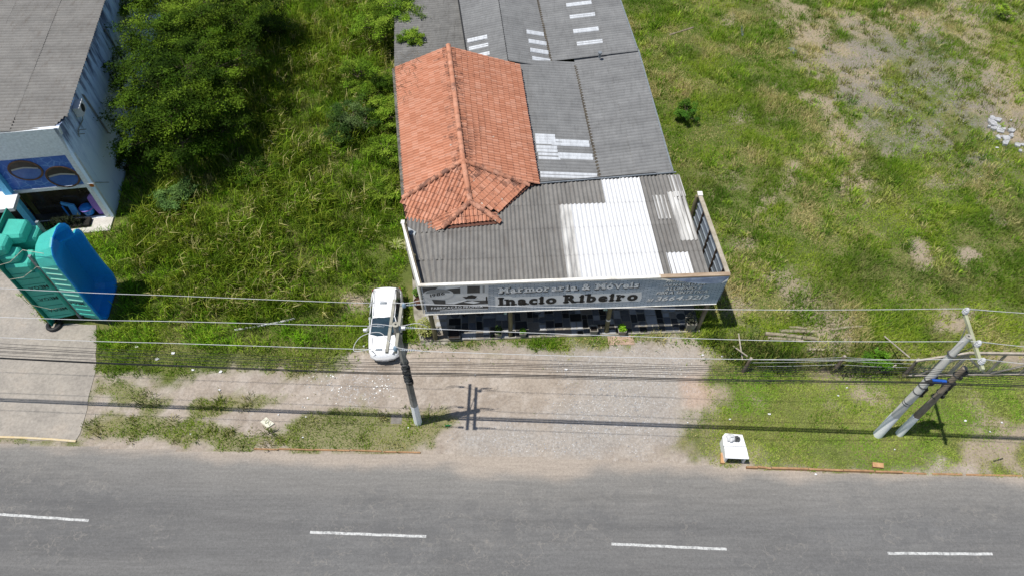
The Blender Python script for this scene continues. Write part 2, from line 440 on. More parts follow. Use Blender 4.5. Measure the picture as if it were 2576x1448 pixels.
def mat_asphalt():
    n = NT('worn_asphalt'); p = n.pos()
    col = n.attr('soil_tone'); brk = n.attr('stones', 'Fac')
    st = n.map(p, (0.18, 2.6, 1), (0, 0, 0.04))
    f = n.noise(st, 2.6, 6, 0.72)
    col = n.mix(1.0, col, n.ramp(f, [(0.28, 0.86), (0.72, 1.14)]), 'MULTIPLY')
    g = n.noise(p, 60.0, 2, 0.7)
    col = n.mix(1.0, col, n.ramp(g, [(0.25, 0.72), (0.75, 1.26)]), 'MULTIPLY')
    col = n.mix(1.0, col, n.ramp(n.noise(p, 9.0, 4, .75), [(0.3, .84), (.7, 1.15)]), 'MULTIPLY')
    # potholed top layer: warped cell edges show pale lips, some cells are patched
    w = n.noise(p, 1.4, 4, 0.6)
    pv = n.new('ShaderNodeVectorMath', operation='ADD'); n.put(pv.inputs[0], p)
    wv = n.new('ShaderNodeTexNoise'); n.put(wv.inputs['Vector'], p); wv.inputs['Scale'].default_value = 2.2; wv.inputs['Detail'].default_value = 4
    n.put(pv.inputs[1], wv.outputs['Color'])
    sv = n.map(pv.outputs[0], (0.7, 1.25, 1))
    edge = n.voro(sv, 1.25, 'DISTANCE_TO_EDGE')
    cell = n.voro(sv, 1.25, 'F1', 'Color')
    lip = n.math('MULTIPLY', n.math('LESS_THAN', edge, 0.022), n.math('GREATER_THAN', n.noise(p, 0.9, 3, .6), 0.53))
    lip = n.math('MULTIPLY', lip, n.rmap(brk, 0.25, 0.8))
    sv2 = n.map(pv.outputs[0], (1.9, 3.0, 1), (0, 0, .3))
    edge2 = n.voro(sv2, 1.3, 'DISTANCE_TO_EDGE')
    lip2 = n.math('MULTIPLY', n.math('LESS_THAN', edge2, 0.05), n.math('GREATER_THAN', n.noise(p, 1.3, 4, .65), 0.55))
    lip2 = n.math('MULTIPLY', lip2, n.rmap(brk, 0.3, 0.9))
    flake = n.math('MULTIPLY', n.rmap(n.voro(sv2, 1.3, 'F1', 'Color'), .62, .66), n.rmap(brk, .3, .8))
    col = n.mix(n.math('MULTIPLY', flake, 0.22), col, (0.10, 0.10, 0.10))
    col = n.mix(n.math('MULTIPLY', lip2, 0.18), col, (0.30, 0.275, 0.24))
    col = n.mix(n.math('MULTIPLY', lip, 0.24), col, (0.33, 0.30, 0.26))
    patch = n.math('MULTIPLY', n.rmap(cell, 0.55, 0.62), n.rmap(brk, 0.3, 0.9))
    col = n.mix(n.math('MULTIPLY', patch, 0.16), col, (0.105, 0.105, 0.106))
    n.bump(n.math('ADD', f, n.math('MULTIPLY', lip, 0.6)), 0.25, 0.02)
    return n.done(col, 0.9, spec=0.15)
rx = axis_pts(-36, 36, 0.16, 900)
ry = np.arange(2.0, 20.0, 0.13)
road = field_mesh('road', rx, ry, 0.008, mat_asphalt(), road_color)
me = road.data                                            # cut the sheet along the shoulder line
bm = bmesh.new(); bm.from_mesh(me)
rdel = pdist(Z_ROAD, np.array([v.co.x for v in bm.verts]), np.array([v.co.y for v in bm.verts])) < -0.02
edge_y = {}
bmesh.ops.delete(bm, geom=[v for v, k in zip(bm.verts, rdel) if k and abs(v.co.x) < 33.9 or v.co.y > 16.3], context='VERTS')
bm.to_mesh(me); bm.free()
tag(road, 'grey patched asphalt road with sandy shoulder', 'road', kind='structure')

m_paint = (lambda n: n.done(n.mix(n.rmap(n.noise(n.pos(), 7, 6, .8), .44, .62), (0.56, 0.56, 0.54), (0.24, 0.24, 0.235)), 0.85))(NT('worn_road_paint'))
for a, b in (((-60, 1288), (223, 1308)), ((780, 1337), (1072, 1348)), ((1538, 1366.5), (1828, 1380)), ((2233, 1390), (2497, 1392)), ((2960, 1400), (3230, 1404))):
    A, C = P(*a, 0.012), P(*b, 0.012); d = (C - A).normalized(); s = Vector((-d.y, d.x, 0)) * 0.055
    m = MB(); k = 24
    m.grid([[A + (C - A) * (i / k) + s * (q + 0.12 * math.sin(i * 7.3 + q * 3)) for i in range(k + 1)] for q in (-1, 1)])
    m.build('lane_dash', m_paint, road)
m_yel = simple('yellow_kerb_paint', '#c9b283', '#cfc3aa', 3, 0.9)
m = MB(); pts = [P(-40, 1098, 0), P(60, 1101, 0), P(130, 1105, 0), P(192, 1110, 0)]
for a, b in zip(pts, pts[1:]): m.beam(a + Vector((0, 0, .035)), b + Vector((0, 0, .035)), 0.09, 0.08)
m.build('painted_kerb', m_yel, road)

# ---- concrete forecourt of the pool shop
def mat_conc():
    n = NT('forecourt_concrete'); p = n.pos()
    col = n.ramp(n.noise(p, 0.7, 6, .7), [(0.3, (0.26, 0.235, 0.205)), (0.55, (0.35, 0.315, 0.27)), (0.75, (0.40, 0.345, 0.285))])
    col = n.mix(1.0, col, n.ramp(n.noise(p, 7, 5, .75), [(0.28, .74), (.72, 1.14)]), 'MULTIPLY')
    col = n.mix(n.math('MULTIPLY', n.rmap(n.noise(p, 2.2, 5, .8), .56, .66), .5), col, (0.22, 0.20, 0.175))
    n.bump(n.noise(p, 9, 4, .7), .25, .02)
    return n.done(col, 0.92, spec=.12)
m_conc = mat_conc()
m = MB(); jit = []
for i in range(len(Z_DRIVE)):
    a = Vector((*Z_DRIVE[i], 0)); b = Vector((*Z_DRIVE[(i + 1) % len(Z_DRIVE)], 0))
    k = max(1, int((b - a).length / 0.5))
    for q in range(k):
        pnt = a.lerp(b, q / k); jit.append(pnt + Vector((random.uniform(-.07, .07), random.uniform(-.07, .07), -0.02)))
m.prism(jit, 0.045)
tag(m.build('forecourt', m_conc), 'pale concrete forecourt beside the pool shells', 'forecourt', kind='structure')
# ================================================================== FURNITURE SHOP: corrugated sheets
def mat_sheet(name, dark, light, stain, gloss=0.85):
    n = NT(name); p = n.pos()
    oi = n.new('ShaderNodeObjectInfo').outputs['Random']
    f = n.noise(p, 1.3, 6, 0.72)
    col = n.mix(n.rmap(f, 0.32, 0.68), cc(dark), cc(light))
    s = n.noise(n.map(p, (5.5, 0.8, 1), (0, 0, -BA)), 1.0, 5, 0.7)
    col = n.mix(n.math('MULTIPLY', n.rmap(s, 0.52, 0.70), 0.5), col, cc(stain))
    col = n.mix(1.0, col, n.ramp(oi, [(0.0, 0.94), (1.0, 1.06)]), 'MULTIPLY')
    col = n.mix(1.0, col, n.ramp(n.noise(p, 30, 3, .7), [(0.3, .80), (.7, 1.16)]), 'MULTIPLY')
    return n.done(col, gloss, spec=0.2)
m_sheet = mat_sheet('fibre_cement_sheet', (0.165, 0.158, 0.147), (0.225, 0.215, 0.198), (0.12, 0.10, 0.083))
m_sheet_w = mat_sheet('weathered_warehouse_sheet', (0.165, 0.166, 0.165), (0.225, 0.226, 0.222), (0.115, 0.115, 0.112))
m_sheet_old = mat_sheet('mossy_old_sheet', (0.12, 0.117, 0.11), (0.20, 0.195, 0.182), (0.075, 0.07, 0.06))
def mat_clear(name, c, edge):
    n = NT(name); p = n.pos()
    f = n.noise(n.map(p, (3.5, 0.6, 1), (0, 0, -BA)), 1.6, 5, 0.7)
    col = n.mix(n.rmap(f, 0.42, 0.75), cc(c), cc(edge))
    return n.done(col, 0.45, spec=0.35)
m_white = mat_clear('white_translucent_sheet', 0.66, 0.56)
m_whiteb = mat_clear('bluish_clear_sheet', (0.56, 0.58, 0.60), (0.36, 0.37, 0.38))
def mat_patchy():
    n = NT('flaking_white_sheet'); p = n.pos()
    f = n.noise(n.map(p, (2.4, 0.28, 1), (0, 0, -BA)), 1.3, 4, 0.6)
    col = n.ramp(f, [(0.36, (0.27, 0.26, 0.245)), (0.50, (0.45, 0.44, 0.415)), (0.66, (0.60, 0.59, 0.56))])
    return n.done(col, 0.7)
m_patchy = mat_patchy()

def sheet(q, along, pitch, amp, mat, parent, lift=0.0, segs=6):
    """one corrugated sheet on the quad q=[a,b,c,d]; waves repeat from a to b, ridges run a to d"""
    a, b, c, d = [Vector(x) for x in q]
    nrm = (b - a).cross(d - a).normalized()
    if nrm.z < 0: nrm = -nrm
    W = (b - a).length; nw = max(1, round(W / pitch)); k = nw * segs
    rows = []
    for t in (0.0, 1.0):
        r = []
        for i in range(k + 1):
            s = i / k
            p = (a.lerp(b, s)).lerp(d.lerp(c, s), t)
            w_ = amp * math.cos(2 * math.pi * s * nw) if along == 'v' else amp * (2 * abs(math.sin(math.pi * s * nw)) ** .75 - 1)
            r.append(p + nrm * (w_ + lift + (0.008 if t == 0 else 0.0)))
        rows.append(r)
    m = MB().grid(rows)
    return m.build('roof_sheet', mat, parent, smooth=True, fix=False)

# ---- porch and its roof
porch = thing('porch', B(6.6, 3.5, 0), 'long low porch with grey and white corrugated roof in front of tiled house', 'porch')
def PZ(v): return 4.0 - 0.075 * v
cols = [-0.28, 0.8, 1.85, 2.9, 3.95, 5.0, 5.75, 6.45, 7.1, 8.0, 8.9, 9.9, 10.95, 11.95, 13.08]
rows_v = [0.12, 1.98, 3.88, 5.62, 7.72]
for j in range(4):
    v0, v1 = rows_v[j], rows_v[j + 1] + (0.12 if j < 3 else 0)
    for i in range(len(cols) - 1):
        u0, u1 = cols[i], cols[i + 1] + 0.015
        uc = (u0 + u1) / 2
        if j == 3 and uc < 4.2: continue
        va, vb = v0, v1
        if j == 3: vb = 7.15 + (uc - 5) * 0.075
        mat = m_sheet
        if j < 3 and 7.1 <= uc <= 10.95: mat = m_white
        if j == 3 and 8.9 <= uc <= 10.95: mat = m_white
        if j < 3 and 6.45 < uc < 7.1: mat = m_patchy
        lift = 0.012 * (3 - j) * 0 + random.uniform(0, 0.008)
        u0b = u0
        if i == 0: u0, u0b = -.27 - .245 * min(va, 3.9), -.27 - .245 * min(vb, 3.9)
        sheet([B(u0, va, PZ(va) + 0.008), B(u1, va, PZ(va) + 0.008), B(u1, vb, PZ(vb)), B(u0b, vb, PZ(vb))], 'v', 0.21, 0.038, mat, porch, lift)
for (u0, u1, va, vb, mt_) in ((11.32, 12.4, .30, 1.92, m_white), (11.4, 12.1, 4.25, 6.05, m_patchy), (12.2, 13.0, 2.7, 6.3, m_patchy), (12.5, 13.06, 5.9, 7.6, m_patchy)):
    nw_ = max(1, round((u1 - u0) / .21)); u1 = u0 + nw_ * .21
    sheet([B(u0, va, PZ(va) + .03), B(u1, va, PZ(va) + .03), B(u1, vb, PZ(vb) + .03), B(u0, vb, PZ(vb) + .03)], 'v', .21, .038, mt_, porch, 0)
m_wood = simple('grey_weathered_wood', '#8d8370', '#655b4b', 4, 0.9, stretch=(1, 1, .3), bump=.2)
m_woodd = simple('dark_timber', '#5a4a3a', '#3b2f25', 4, 0.9, stretch=(1, 1, .3))
m_cap = simple('whitewashed_trim', '#e6e2d9', '#b9b1a2', 1.2, 0.7, stretch=(1, 1, 1), lo=.45, hi=.75)
m_wall = simple('painted_plaster', '#d9d4c8', '#bdb5a5', .8, .9)
m_black = simple('black_plastic', 0.02, 0.03, 4, 0.6)
m_galv = simple('galvanised_steel', '#9aa0a3', '#7d8286', 6, 0.5, metal=.4)
# porch purlins and back gutter
for v in (0.3, 2.0, 3.9, 5.6, 7.0):
    m = MB().beam(B(-0.25, v, PZ(v) - 0.10), B(13.0, v, PZ(v) - 0.10), 0.07, 0.12); m.build('purlin', m_woodd, porch)
m = MB(); va = lambda u: 7.15 + (u - 5) * 0.075
m.beam(B(4.6, va(4.6) + .08, 3.50), B(13.0, va(13) + .08, 3.46), 0.06, 0.07)
m.build('gutter', m_galv, porch)
m = MB()
m.beam(B(4.6, va(4.6) + .22, 3.36), B(12.9, va(12.9) + .22, 3.34), 0.20, 0.05)
m.build('gutter_trough', m_black, porch)
# posts
def pole_between(name, base, top, r0, r1, mat, parent, n=10, **kw):
    pts = [Vector(base).lerp(Vector(top), t) + Vector((random.uniform(-.01, .01), random.uniform(-.01, .01), 0)) for t in (0, .25, .5, .75, 1)]
    return MB().tube(pts, [r0 + (r1 - r0) * t for t in (0, .25, .5, .75, 1)], n).build(name, mat, parent, smooth=True, **kw)
m_pine = simple('treated_pine_post', '#7d7658', '#5b5540', 6, .85, stretch=(1, 1, .25))
f1 = P(1284, 845, 0.0); f2 = P(1524, 836, 0)
pole_between('post', B(0.0, 0, 0), B(-0.12, 0.05, 4.35), 0.12, 0.105, m_pine, porch)
pole_between('post', f1, f1 + Vector((0, 0.05, 4.3)), 0.115, 0.10, m_pine, porch)
pole_between('post', f2, f2 + Vector((0, 0.05, 4.3)), 0.115, 0.10, m_pine, porch)
m = MB().beam(B(13.25, 0.02, 0), B(13.45, 0.02, 4.4), 0.16, 0.16, up=(0, 1, 0)); m.build('post', m_wood, porch)
sg = MB(); c = f2 + Vector((-0.0, 0, 1.15)); sg.lathe(c, [(0.122, 0), (0.122, 0.10)], 12); sg.build('painted_band', m_cap, porch)
# wall of the shop behind the porch with doorways
m = MB()
for u0, u1, z0, z1 in ((-0.2, 1.6, .1, 3.5), (1.6, 2.8, 2.3, 3.5), (2.8, 6.0, .1, 3.5), (6.0, 9.0, 2.3, 3.5), (9.0, 13.0, .1, 3.45)):
    m.box(B((u0 + u1) / 2, 4.5, (z0 + z1) / 2), BU * ((u1 - u0) / 2), BV * 0.09, (0, 0, (z1 - z0) / 2))
m.build('wall', m_wall, porch)
MB().box(B(2.2, 4.52, 1.2), BU * .58, BV * .03, (0, 0, 1.08)).build('door', m_woodd, porch)
m_glassd = simple('dark_glass', 0.015, 0.03, 1.0, 0.08, spec=.6)
MB().box(B(7.5, 4.52, 1.2), BU * 1.48, BV * .03, (0, 0, 1.08)).build('shop_window', m_glassd, porch)

# ---- patio of stone offcuts
patio = thing('patio', B(6.5, 2.0, 0), 'patio paved with mixed stone offcuts under the porch', 'patio')
m_slab = simple('patio_edge', '#a9a497', '#7d786c', 2, .9)
MB().prism([B(-0.75, -0.12, -.05), B(13.35, -0.16, -.05), B(13.35, 4.4, -.05), B(-1.35, 4.4, -.05), B(-1.15, 1.5, -.05)], 0.15).build('patio_slab', m_slab, patio)
stone_m = [simple('black_granite_piece', 0.018, 0.03, 20, .35, spec=.4), simple('grey_granite_piece', 0.11, 0.16, 25, .5, lo=.3, hi=.7),
           simple('pale_marble_piece', 0.42, 0.32, 4, .5), simple('blue_grey_piece', (0.15, 0.155, 0.165), (0.11, .115, .125), 12, .5),
           simple('beige_granite_piece', (0.27, 0.235, 0.19), (.2, .17, .14), 18, .5), simple('dark_slate_piece', 0.055, .04, 8, .6)]
u = -0.6; 
rs = random.Random(5)
while u < 13.2:
    w = rs.uniform(0.32, 0.75); v = -0.10
    if u + w > 13.3: w = 13.32 - u
    while v < 2.5:
        h = rs.uniform(0.22, 0.6)
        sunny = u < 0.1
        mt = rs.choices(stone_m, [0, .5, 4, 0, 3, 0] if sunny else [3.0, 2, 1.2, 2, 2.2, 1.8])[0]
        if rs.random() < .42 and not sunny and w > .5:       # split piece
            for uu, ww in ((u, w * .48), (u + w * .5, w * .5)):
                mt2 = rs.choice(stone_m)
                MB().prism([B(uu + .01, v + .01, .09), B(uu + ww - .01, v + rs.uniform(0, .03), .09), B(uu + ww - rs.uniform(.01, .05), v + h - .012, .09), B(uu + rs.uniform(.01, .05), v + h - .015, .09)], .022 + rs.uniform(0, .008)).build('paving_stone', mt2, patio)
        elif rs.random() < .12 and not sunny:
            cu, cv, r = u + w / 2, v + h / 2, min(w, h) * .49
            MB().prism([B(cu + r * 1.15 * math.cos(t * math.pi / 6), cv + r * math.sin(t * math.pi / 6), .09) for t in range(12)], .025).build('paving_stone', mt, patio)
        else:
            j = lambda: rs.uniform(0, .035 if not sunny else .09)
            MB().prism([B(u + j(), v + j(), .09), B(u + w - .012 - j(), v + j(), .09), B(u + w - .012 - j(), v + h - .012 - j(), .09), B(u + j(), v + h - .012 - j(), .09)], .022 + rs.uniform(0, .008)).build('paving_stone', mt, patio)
        v += h
    u += w
MB().prism([B(-0.75, -0.30, -.03), B(0.6, -.30, -.03), B(0.6, -.14, -.03), B(-.75, -.14, -.03)], .07).build('step', m_slab, patio)
MB().prism([B(8.65, -0.72, -.02), B(9.95, -.74, -.02), B(9.95, -.2, -.02), B(8.65, -.2, -.02)], .06).build('step', simple('pink_concrete', '#b59b8a', '#a08876', 3, .9), patio)

# ---- tiled house
house = thing('tiled_house', B(1.6, 11.5, 0), 'orange clay tiled hip roof house attached to grey warehouse', 'house')
RB = P(1128, 117, 5.15); RF = P(1165, 405, 5.1); P2 = P(1183, 508, 4.32)
LB = P(997, 172, 4.02); LF = P(1012, 500, 3.95); RK = P(1306, 160, 3.62); RR = P(1358, 461, 3.60); RE = P(1332, 467, 3.66)
nD1 = (P2 - RF).cross(LF - RF).normalized(); E1, E2, E3 = [onplane(*q, RF, nD1) for q in ((1024, 562), (1044, 583), (1063, 567))]; E4 = P(1111, 575, 3.80); E5 = P(1260, 560, 3.80); nD2 = (P2 - RF).cross(RE - RF).normalized(); E6 = onplane(1262, 531, RF, nD2); E7 = P(1261, 548, 3.80)
def mat_tile():
    n = NT('clay_tile'); p = n.pos()
    isl = n.new('ShaderNodeNewGeometry').outputs['Random Per Island']
    ob = n.new('ShaderNodeObjectInfo').outputs['Random']
    r = n.math('FRACT', n.math('ADD', isl, n.math('MULTIPLY', ob, 7.31)))
    col = n.ramp(r, [(0.0, (0.45, 0.19, 0.11)), (0.35, (0.49, 0.215, 0.128)), (0.7, (0.52, 0.24, 0.148)), (1.0, (0.555, 0.28, 0.185))])
    big = n.noise(p, 0.55, 4, .6)
    col = n.mix(1.0, col, n.ramp(big, [(0.3, .93), (.7, 1.06)]), 'MULTIPLY')
    st = n.noise(p, 2.6, 6, .8)
    st2 = n.noise(p, 0.45, 3, .5)
    soot_ = n.attr('soot', 'Fac')
    f_ = n.math('ADD', st, n.math('MULTIPLY', soot_, .13))
    dirt = n.math('MULTIPLY', n.rmap(f_, .57, .68), n.math('ADD', n.math('MULTIPLY', n.rmap(st2, .46, .60), .6), soot_))
    col = n.mix(n.math('MINIMUM', n.math('MULTIPLY', dirt, .75), .8), col, (0.095, 0.045, 0.034))
    col = n.mix(n.math('MULTIPLY', n.math('GREATER_THAN', n.noise(p, 3.3, 1, .3), .80), .8), col, (.55, .5, .42))
    return n.done(col, .75, spec=.3)
m_tile = mat_tile()
m_deck = simple('roof_underlay', (0.16, 0.07, 0.045), (.09, .04, .03), 4, .9)
TW, TL = 0.205, 0.345
prof = [(0.0, 0.022), (0.03, 0.004), (0.075, 0.0), (0.105, 0.03), (0.135, 0.078), (0.175, 0.08), (0.208, 0.026)]
tv = [(x, 0.0, z) for x, z in prof] + [(x, TL + .05, z + .032) for x, z in prof] + [(x, TL + .05, z + .006) for x, z in prof]
k = len(prof)
tf = [(i, i + 1, k + i + 1, k + i) for i in range(k - 1)] + [(k + i, k + i + 1, 2 * k + i + 1, 2 * k + i) for i in range(k - 1)]
tile_me = {}
def tile_mesh(soot):
    key = round(soot, 1)
    if key not in tile_me:
        me = bpy.data.meshes.new('tile'); me.from_pydata(tv, [], tf); me.materials.append(m_tile)
        a = me.attributes.new('soot', 'FLOAT', 'POINT'); a.data.foreach_set('value', [key] * len(tv))
        tile_me[key] = me
    return tile_me[key]
roof = MB()
for poly in ([RB, RF, LF, LB], [RB, RK, RR, RE, RF], [RF, P2, E3, E1, LF], [P2, E4, E2, E3], [P2, E5, E4], [P2, E7, E5], [RF, RE, E6, P2], [E1, E3, E2]):
    roof.poly([p + Vector((0, 0, -0.05)) for p in poly])
roof_o = roof.build('roof', m_deck, house)
loose = {'v': [], 'f': [], 's': []}
n_ind = 0
def tile_face(poly, plane3, individual, soot0, ridge_line=None):
    global n_ind
    a, b, c = plane3
    nrm = (b - a).cross(c - a).normalized()
    if nrm.z < 0: nrm = -nrm
    d = (Vector((0, 0, -1)) - nrm * (-nrm.z)).normalized()      # downslope
    e = d.cross(nrm).normalized()
    # polygon in local coordinates
    o = a
    loc = [((p - o).dot(e), (p - o).dot(d)) for p in poly]
    xs = [q[0] for q in loc]; ys = [q[1] for q in loc]
    i0, i1 = int(math.floor(min(xs) / TW)), int(math.ceil(max(xs) / TW))
    j0, j1 = int(math.floor(min(ys) / TL)), int(math.ceil(max(ys) / TL))
    rot = Matrix((e, d, nrm)).transposed()
    for i in range(i0, i1 + 1):
        for j in range(j0, j1 + 1):
            x = i * TW; y = j * TL
            if not inpoly(loc, x + TW * .5, y + TL * .6): continue
            pos = o + e * (x + random.uniform(-.006, .006)) + d * (y + random.uniform(-.012, .012)) + nrm * (-0.02)
            soot = soot0
            if ridge_line is not None:
                q = pos; s0, s1 = ridge_line
                t = max(0, min(1, (q - s0).dot(s1 - s0) / (s1 - s0).length_squared))
                dist = (q - (s0 + (s1 - s0) * t)).length
                soot += max(0, 1 - dist / 0.75) * .8
            soot = min(1, max(0, soot + random.uniform(-.15, .15)))
            R = rot @ Matrix.Rotation(random.uniform(-.02, .02), 3, 'Z')
            if individual and n_ind < 298:
                n_ind += 1
                ob = link(bpy.data.objects.new('roof_tile', tile_mesh(soot)))
                ob.matrix_basis = Matrix.Translation(pos) @ R.to_4x4()
                put_under(ob, roof_o)
            else:
                kk = len(loose['v'])
                loose['v'] += [tuple(pos + R @ Vector(q)) for q in tv]
                loose['f'] += [tuple(w + kk for w in q) for q in tf]
                loose['s'] += [soot] * len(tv)
tile_face([P2, E5, E4], (P2, E5, E4), True, .5)
tile_face([P2, E4, E2, E3], (P2, E4, E3), True, .55)
tile_face([P2, E7, E5], (P2, E7, E5 + Vector((.12, .12, 0))), True, .7)
tile_face([RF, RE, E6, P2], (RF, RE, P2), True, .25, (RF, RE))
tile_face([RF, P2, E3, E2, E1, LF], (RF, P2, LF), True, .5)
tile_face([RB, RF, LF, LB], (RB, LF, LB), False, .03, (RB, RF))
tile_face([RB, RK, RR, RE, RF], (RB, RK, RR), False, .05, (RB, RF))
me = bpy.data.meshes.new('tile_field'); me.from_pydata(loose['v'], [], loose['f']); me.materials.append(m_tile)
a = me.attributes.new('soot', 'FLOAT', 'POINT'); a.data.foreach_set('value', loose['s'])
tfo = link(bpy.data.objects.new('roof_tiles', me)); put_under(tfo, roof_o); tfo['kind'] = 'stuff'
def caps(a, b, soot, r=.125):
    L = (b - a).length; n = max(1, round(L / .34)); d = (b - a).normalized(); s = d.cross(Vector((0, 0, 1))).normalized(); up = s.cross(d)
    for i in range(n):
        p0 = a + d * (L * i / n) + up * random.uniform(-.005, .01); p1 = a + d * (L * (i + 1) / n + .05)
        rows = []
        for p, rr, h in ((p0, r * .88, 0.0), (p1, r * 1.06, .025)):
            rows.append([p + s * (rr * 1.15 * math.cos(t)) + up * (rr * math.sin(t) * .9 + h - .02) for t in [math.pi * q / 6 for q in range(7)]])
        c1 = [q - up * .02 for q in rows[1]]
        m = MB().grid([rows[0], rows[1], c1])
        ob = m.build('ridge_tile', m_tile, roof_o, smooth=True)
        at = ob.data.attributes.new('soot', 'FLOAT', 'POINT'); at.data.foreach_set('value', [max(0, soot + random.uniform(-.3, .2))] * len(ob.data.vertices))
up5 = Vector((0, 0, .05))
caps(RF + up5, RB + up5, .55); caps(LF + up5, RF + up5, .9); caps(RE + up5, RF + up5, .85)
caps(P2 + up5, RF + up5, .5); caps(E4 + up5, P2 + up5, .9); caps(E5 + up5, P2 + up5, .55)
# walls of the house and the mossy parapet along its open side
m = MB(); 
hw = [B(-2.25, 17.2), B(4.9, 17.5), B(5.35, 7.4), B(4.6, 6.9), B(3.2, 5.2), B(-0.6, 4.9), B(-1.3, 6.2)]
for a, b in zip(hw, hw[1:] + hw[:1]):
    m.beam(a + Vector((0, 0, 1.75)), b + Vector((0, 0, 1.75)), 0.15, 3.5)
m.build('wall', m_wall, house)
m_para = simple('mossy_concrete', '#7f7c72', '#4b4841', 3.5, .95, lo=.3, hi=.6)
qa, qb = P(990, 172, 4.05), P(1014, 497, 4.05)
MB().beam(qa.lerp(qb, .5) * 0 + qa - Vector((0, 0, 2.02)), qb - Vector((0, 0, 2.02)), 0.17, 4.04).build('parapet', m_para, house)
MB().poly([P(1018, 566, 3.78), P(1046, 583, 3.80), P(1042, 596, 3.72), P(1022, 585, 3.74)]).build('flashing', m_galv, house)
# dry vine twigs on the back corner of the roof
m_twig = simple('dry_vine', '#7a6a55', '#5a4c3c', 6, .9)
vine = MB()
for i in range(70):
    a = RB.lerp(LB, random.uniform(.55, 1.05)); b = RF.lerp(LF, random.uniform(.55, 1.0))
    p = a.lerp(b, random.random() ** 2 * .32) + Vector((random.uniform(-.3, .1), random.uniform(-.1, .9), .07))
    q = p + Vector((random.uniform(-.6, .6), random.uniform(-.6, .6), random.uniform(-.05, .08)))
    vine.tube([p, p.lerp(q, .5) + Vector((random.uniform(-.1, .1), random.uniform(-.1, .1), .05)), q], .009, 3, False)
vine.build('dry_vine', m_twig, None, label='dry leafless vine crawling over the back corner of tiled roof', cat='vine')

# ---- grey warehouse
ware = thing('warehouse', B(9.5, 14, 0), 'grey corrugated warehouse with white skylight strips and valley gutters', 'warehouse')
def lin(p, q, v): t = (v - p[1]) / (q[1] - p[1]); return p[0] + (q[0] - p[0]) * t
def bay(L, R, zL, zR, v0, v1, ncol, mat, step=1.02, jit=.012, step_slope=0.0):
    n = max(1, round((v1 - v0) / step))
    for r in range(n):
        va_, vb_ = v0 + (v1 - v0) * r / n, v0 + (v1 - v0) * (r + 1) / n + .03
        for c in range(ncol):
            s0, s1 = c / ncol, (c + 1) / ncol + (.025 if c < ncol - 1 else 0)
            def pt(s, v):
                l, rr = lin(*L, v), lin(*R, v); return B(l + (rr - l) * s, v, zL + (zR - zL) * s + step_slope * (v - v0))
            hi = .014 if (zR > zL) == (c == ncol - 1) else 0
            sheet([pt(s0, va_), pt(s0, vb_), pt(s1, vb_), pt(s1, va_)], 'u', 0.26, 0.042, mat, ware, hi + random.uniform(0, jit))
VL = ((8.65, 18.28), (9.0, 7.9)); RL = ((12.67, 19.2), (12.84, 7.9)); HL = ((4.9, 17.6), (5.42, 7.2))
bay(HL, VL, 3.25, 2.92, 7.55, 18.6, 2, m_sheet_w)
bay(VL, RL, 2.92, 3.42, 7.85, 19.0, 2, m_sheet_w)
VB = ((6.78, 25.88), (7.16, 18.5)); RBk = ((12.2, 26.0), (12.62, 18.4)); RG = ((4.05, 25.0), (4.41, 18.15)); LB2 = ((1.35, 26.1), (1.86, 20.2))
bay(VB, RBk, 2.95, 3.52, 18.75, 30.0, 3, m_sheet_w)
bay(RG, VB, 3.52, 2.95, 18.1, 30.0, 2, m_sheet_w)
bay(LB2, RG, 2.98, 3.52, 17.4, 30.0, 2, m_sheet_w)
bay(((-3.4, 30), (-2.7, 17.2)), ((1.0, 30.0), (2.05, 17.2)), 2.45, 2.75, 17.3, 30.0, 3, m_sheet_old)
m_gut = simple('valley_gutter_dirt', '#5d564a', '#3f3a33', 3, .95)
def strip(L, z, w, v0, v1, name='valley_gutter', mat=m_gut):
    MB().beam(B(lin(*L, v0), v0, z), B(lin(*L, v1), v1, z), w, .03).build(name, mat, ware)
strip(VL, 2.955, .16, 7.8, 18.2); strip(VB, 2.99, .15, 18.4, 30); strip(((1.35, 26.1), (1.86, 20.2)), 2.96, .22, 17.6, 30, 'valley_gutter', m_black)
strip(RG, 3.56, .05, 18.0, 30, 'ridge_gap', m_black)
strip(RL, 3.47, .09, 7.9, 19.0, 'verge_trim', m_galv); strip(RBk, 3.57, .09, 18.9, 30, 'verge_trim', m_galv)
def lightstrip(px0, py0, px1, py1, dv, plane, lift=.05):
    """a clear sheet given by the two lower corners in the survey picture and its depth"""
    L, R, zL, zR = plane
    def hit(px, py):
        z = 3.1
        for _ in range(20):
            p = P(px, py, z) - BO; u_, v_ = p.dot(BU), p.dot(BV)
            l, r = lin(*L, v_), lin(*R, v_); z = zL + (zR - zL) * min(1, max(0, (u_ - l) / (r - l)))
        return u_, v_
    (u0, v0), (u1, v1) = hit(px0, py0), hit(px1, py1)
    v0 = v1 = (v0 + v1) / 2
    def pt(u_, v_):
        l, r = lin(*L, v_), lin(*R, v_); return B(u_, v_, zL + (zR - zL) * (u_ - l) / (r - l) + lift)
    sheet([pt(u0, v0), pt(u0, v0 + dv), pt(u1, v0 + dv), pt(u1, v0)], 'u', .26, .042, m_whiteb, ware, 0)
pl1 = (HL, VL, 3.25, 2.92); pl2 = (VB, RBk, 2.95, 3.52); pl4 = (RG, VB, 3.52, 2.95); pl3 = (LB2, RG, 2.98, 3.52)
lightstrip(1347, 358, 1398, 362, 0.75, pl1); lightstrip(1350, 384, 1403, 386, 0.9, pl1, .045); lightstrip(1355, 404, 1410, 405, .62, pl1, .05)
lightstrip(1387, 362, 1484, 376, .55, pl1, .06); lightstrip(1405, 402, 1492, 404, .55, pl1, .055); lightstrip(1360, 451, 1503, 451, .5, pl1, .06)
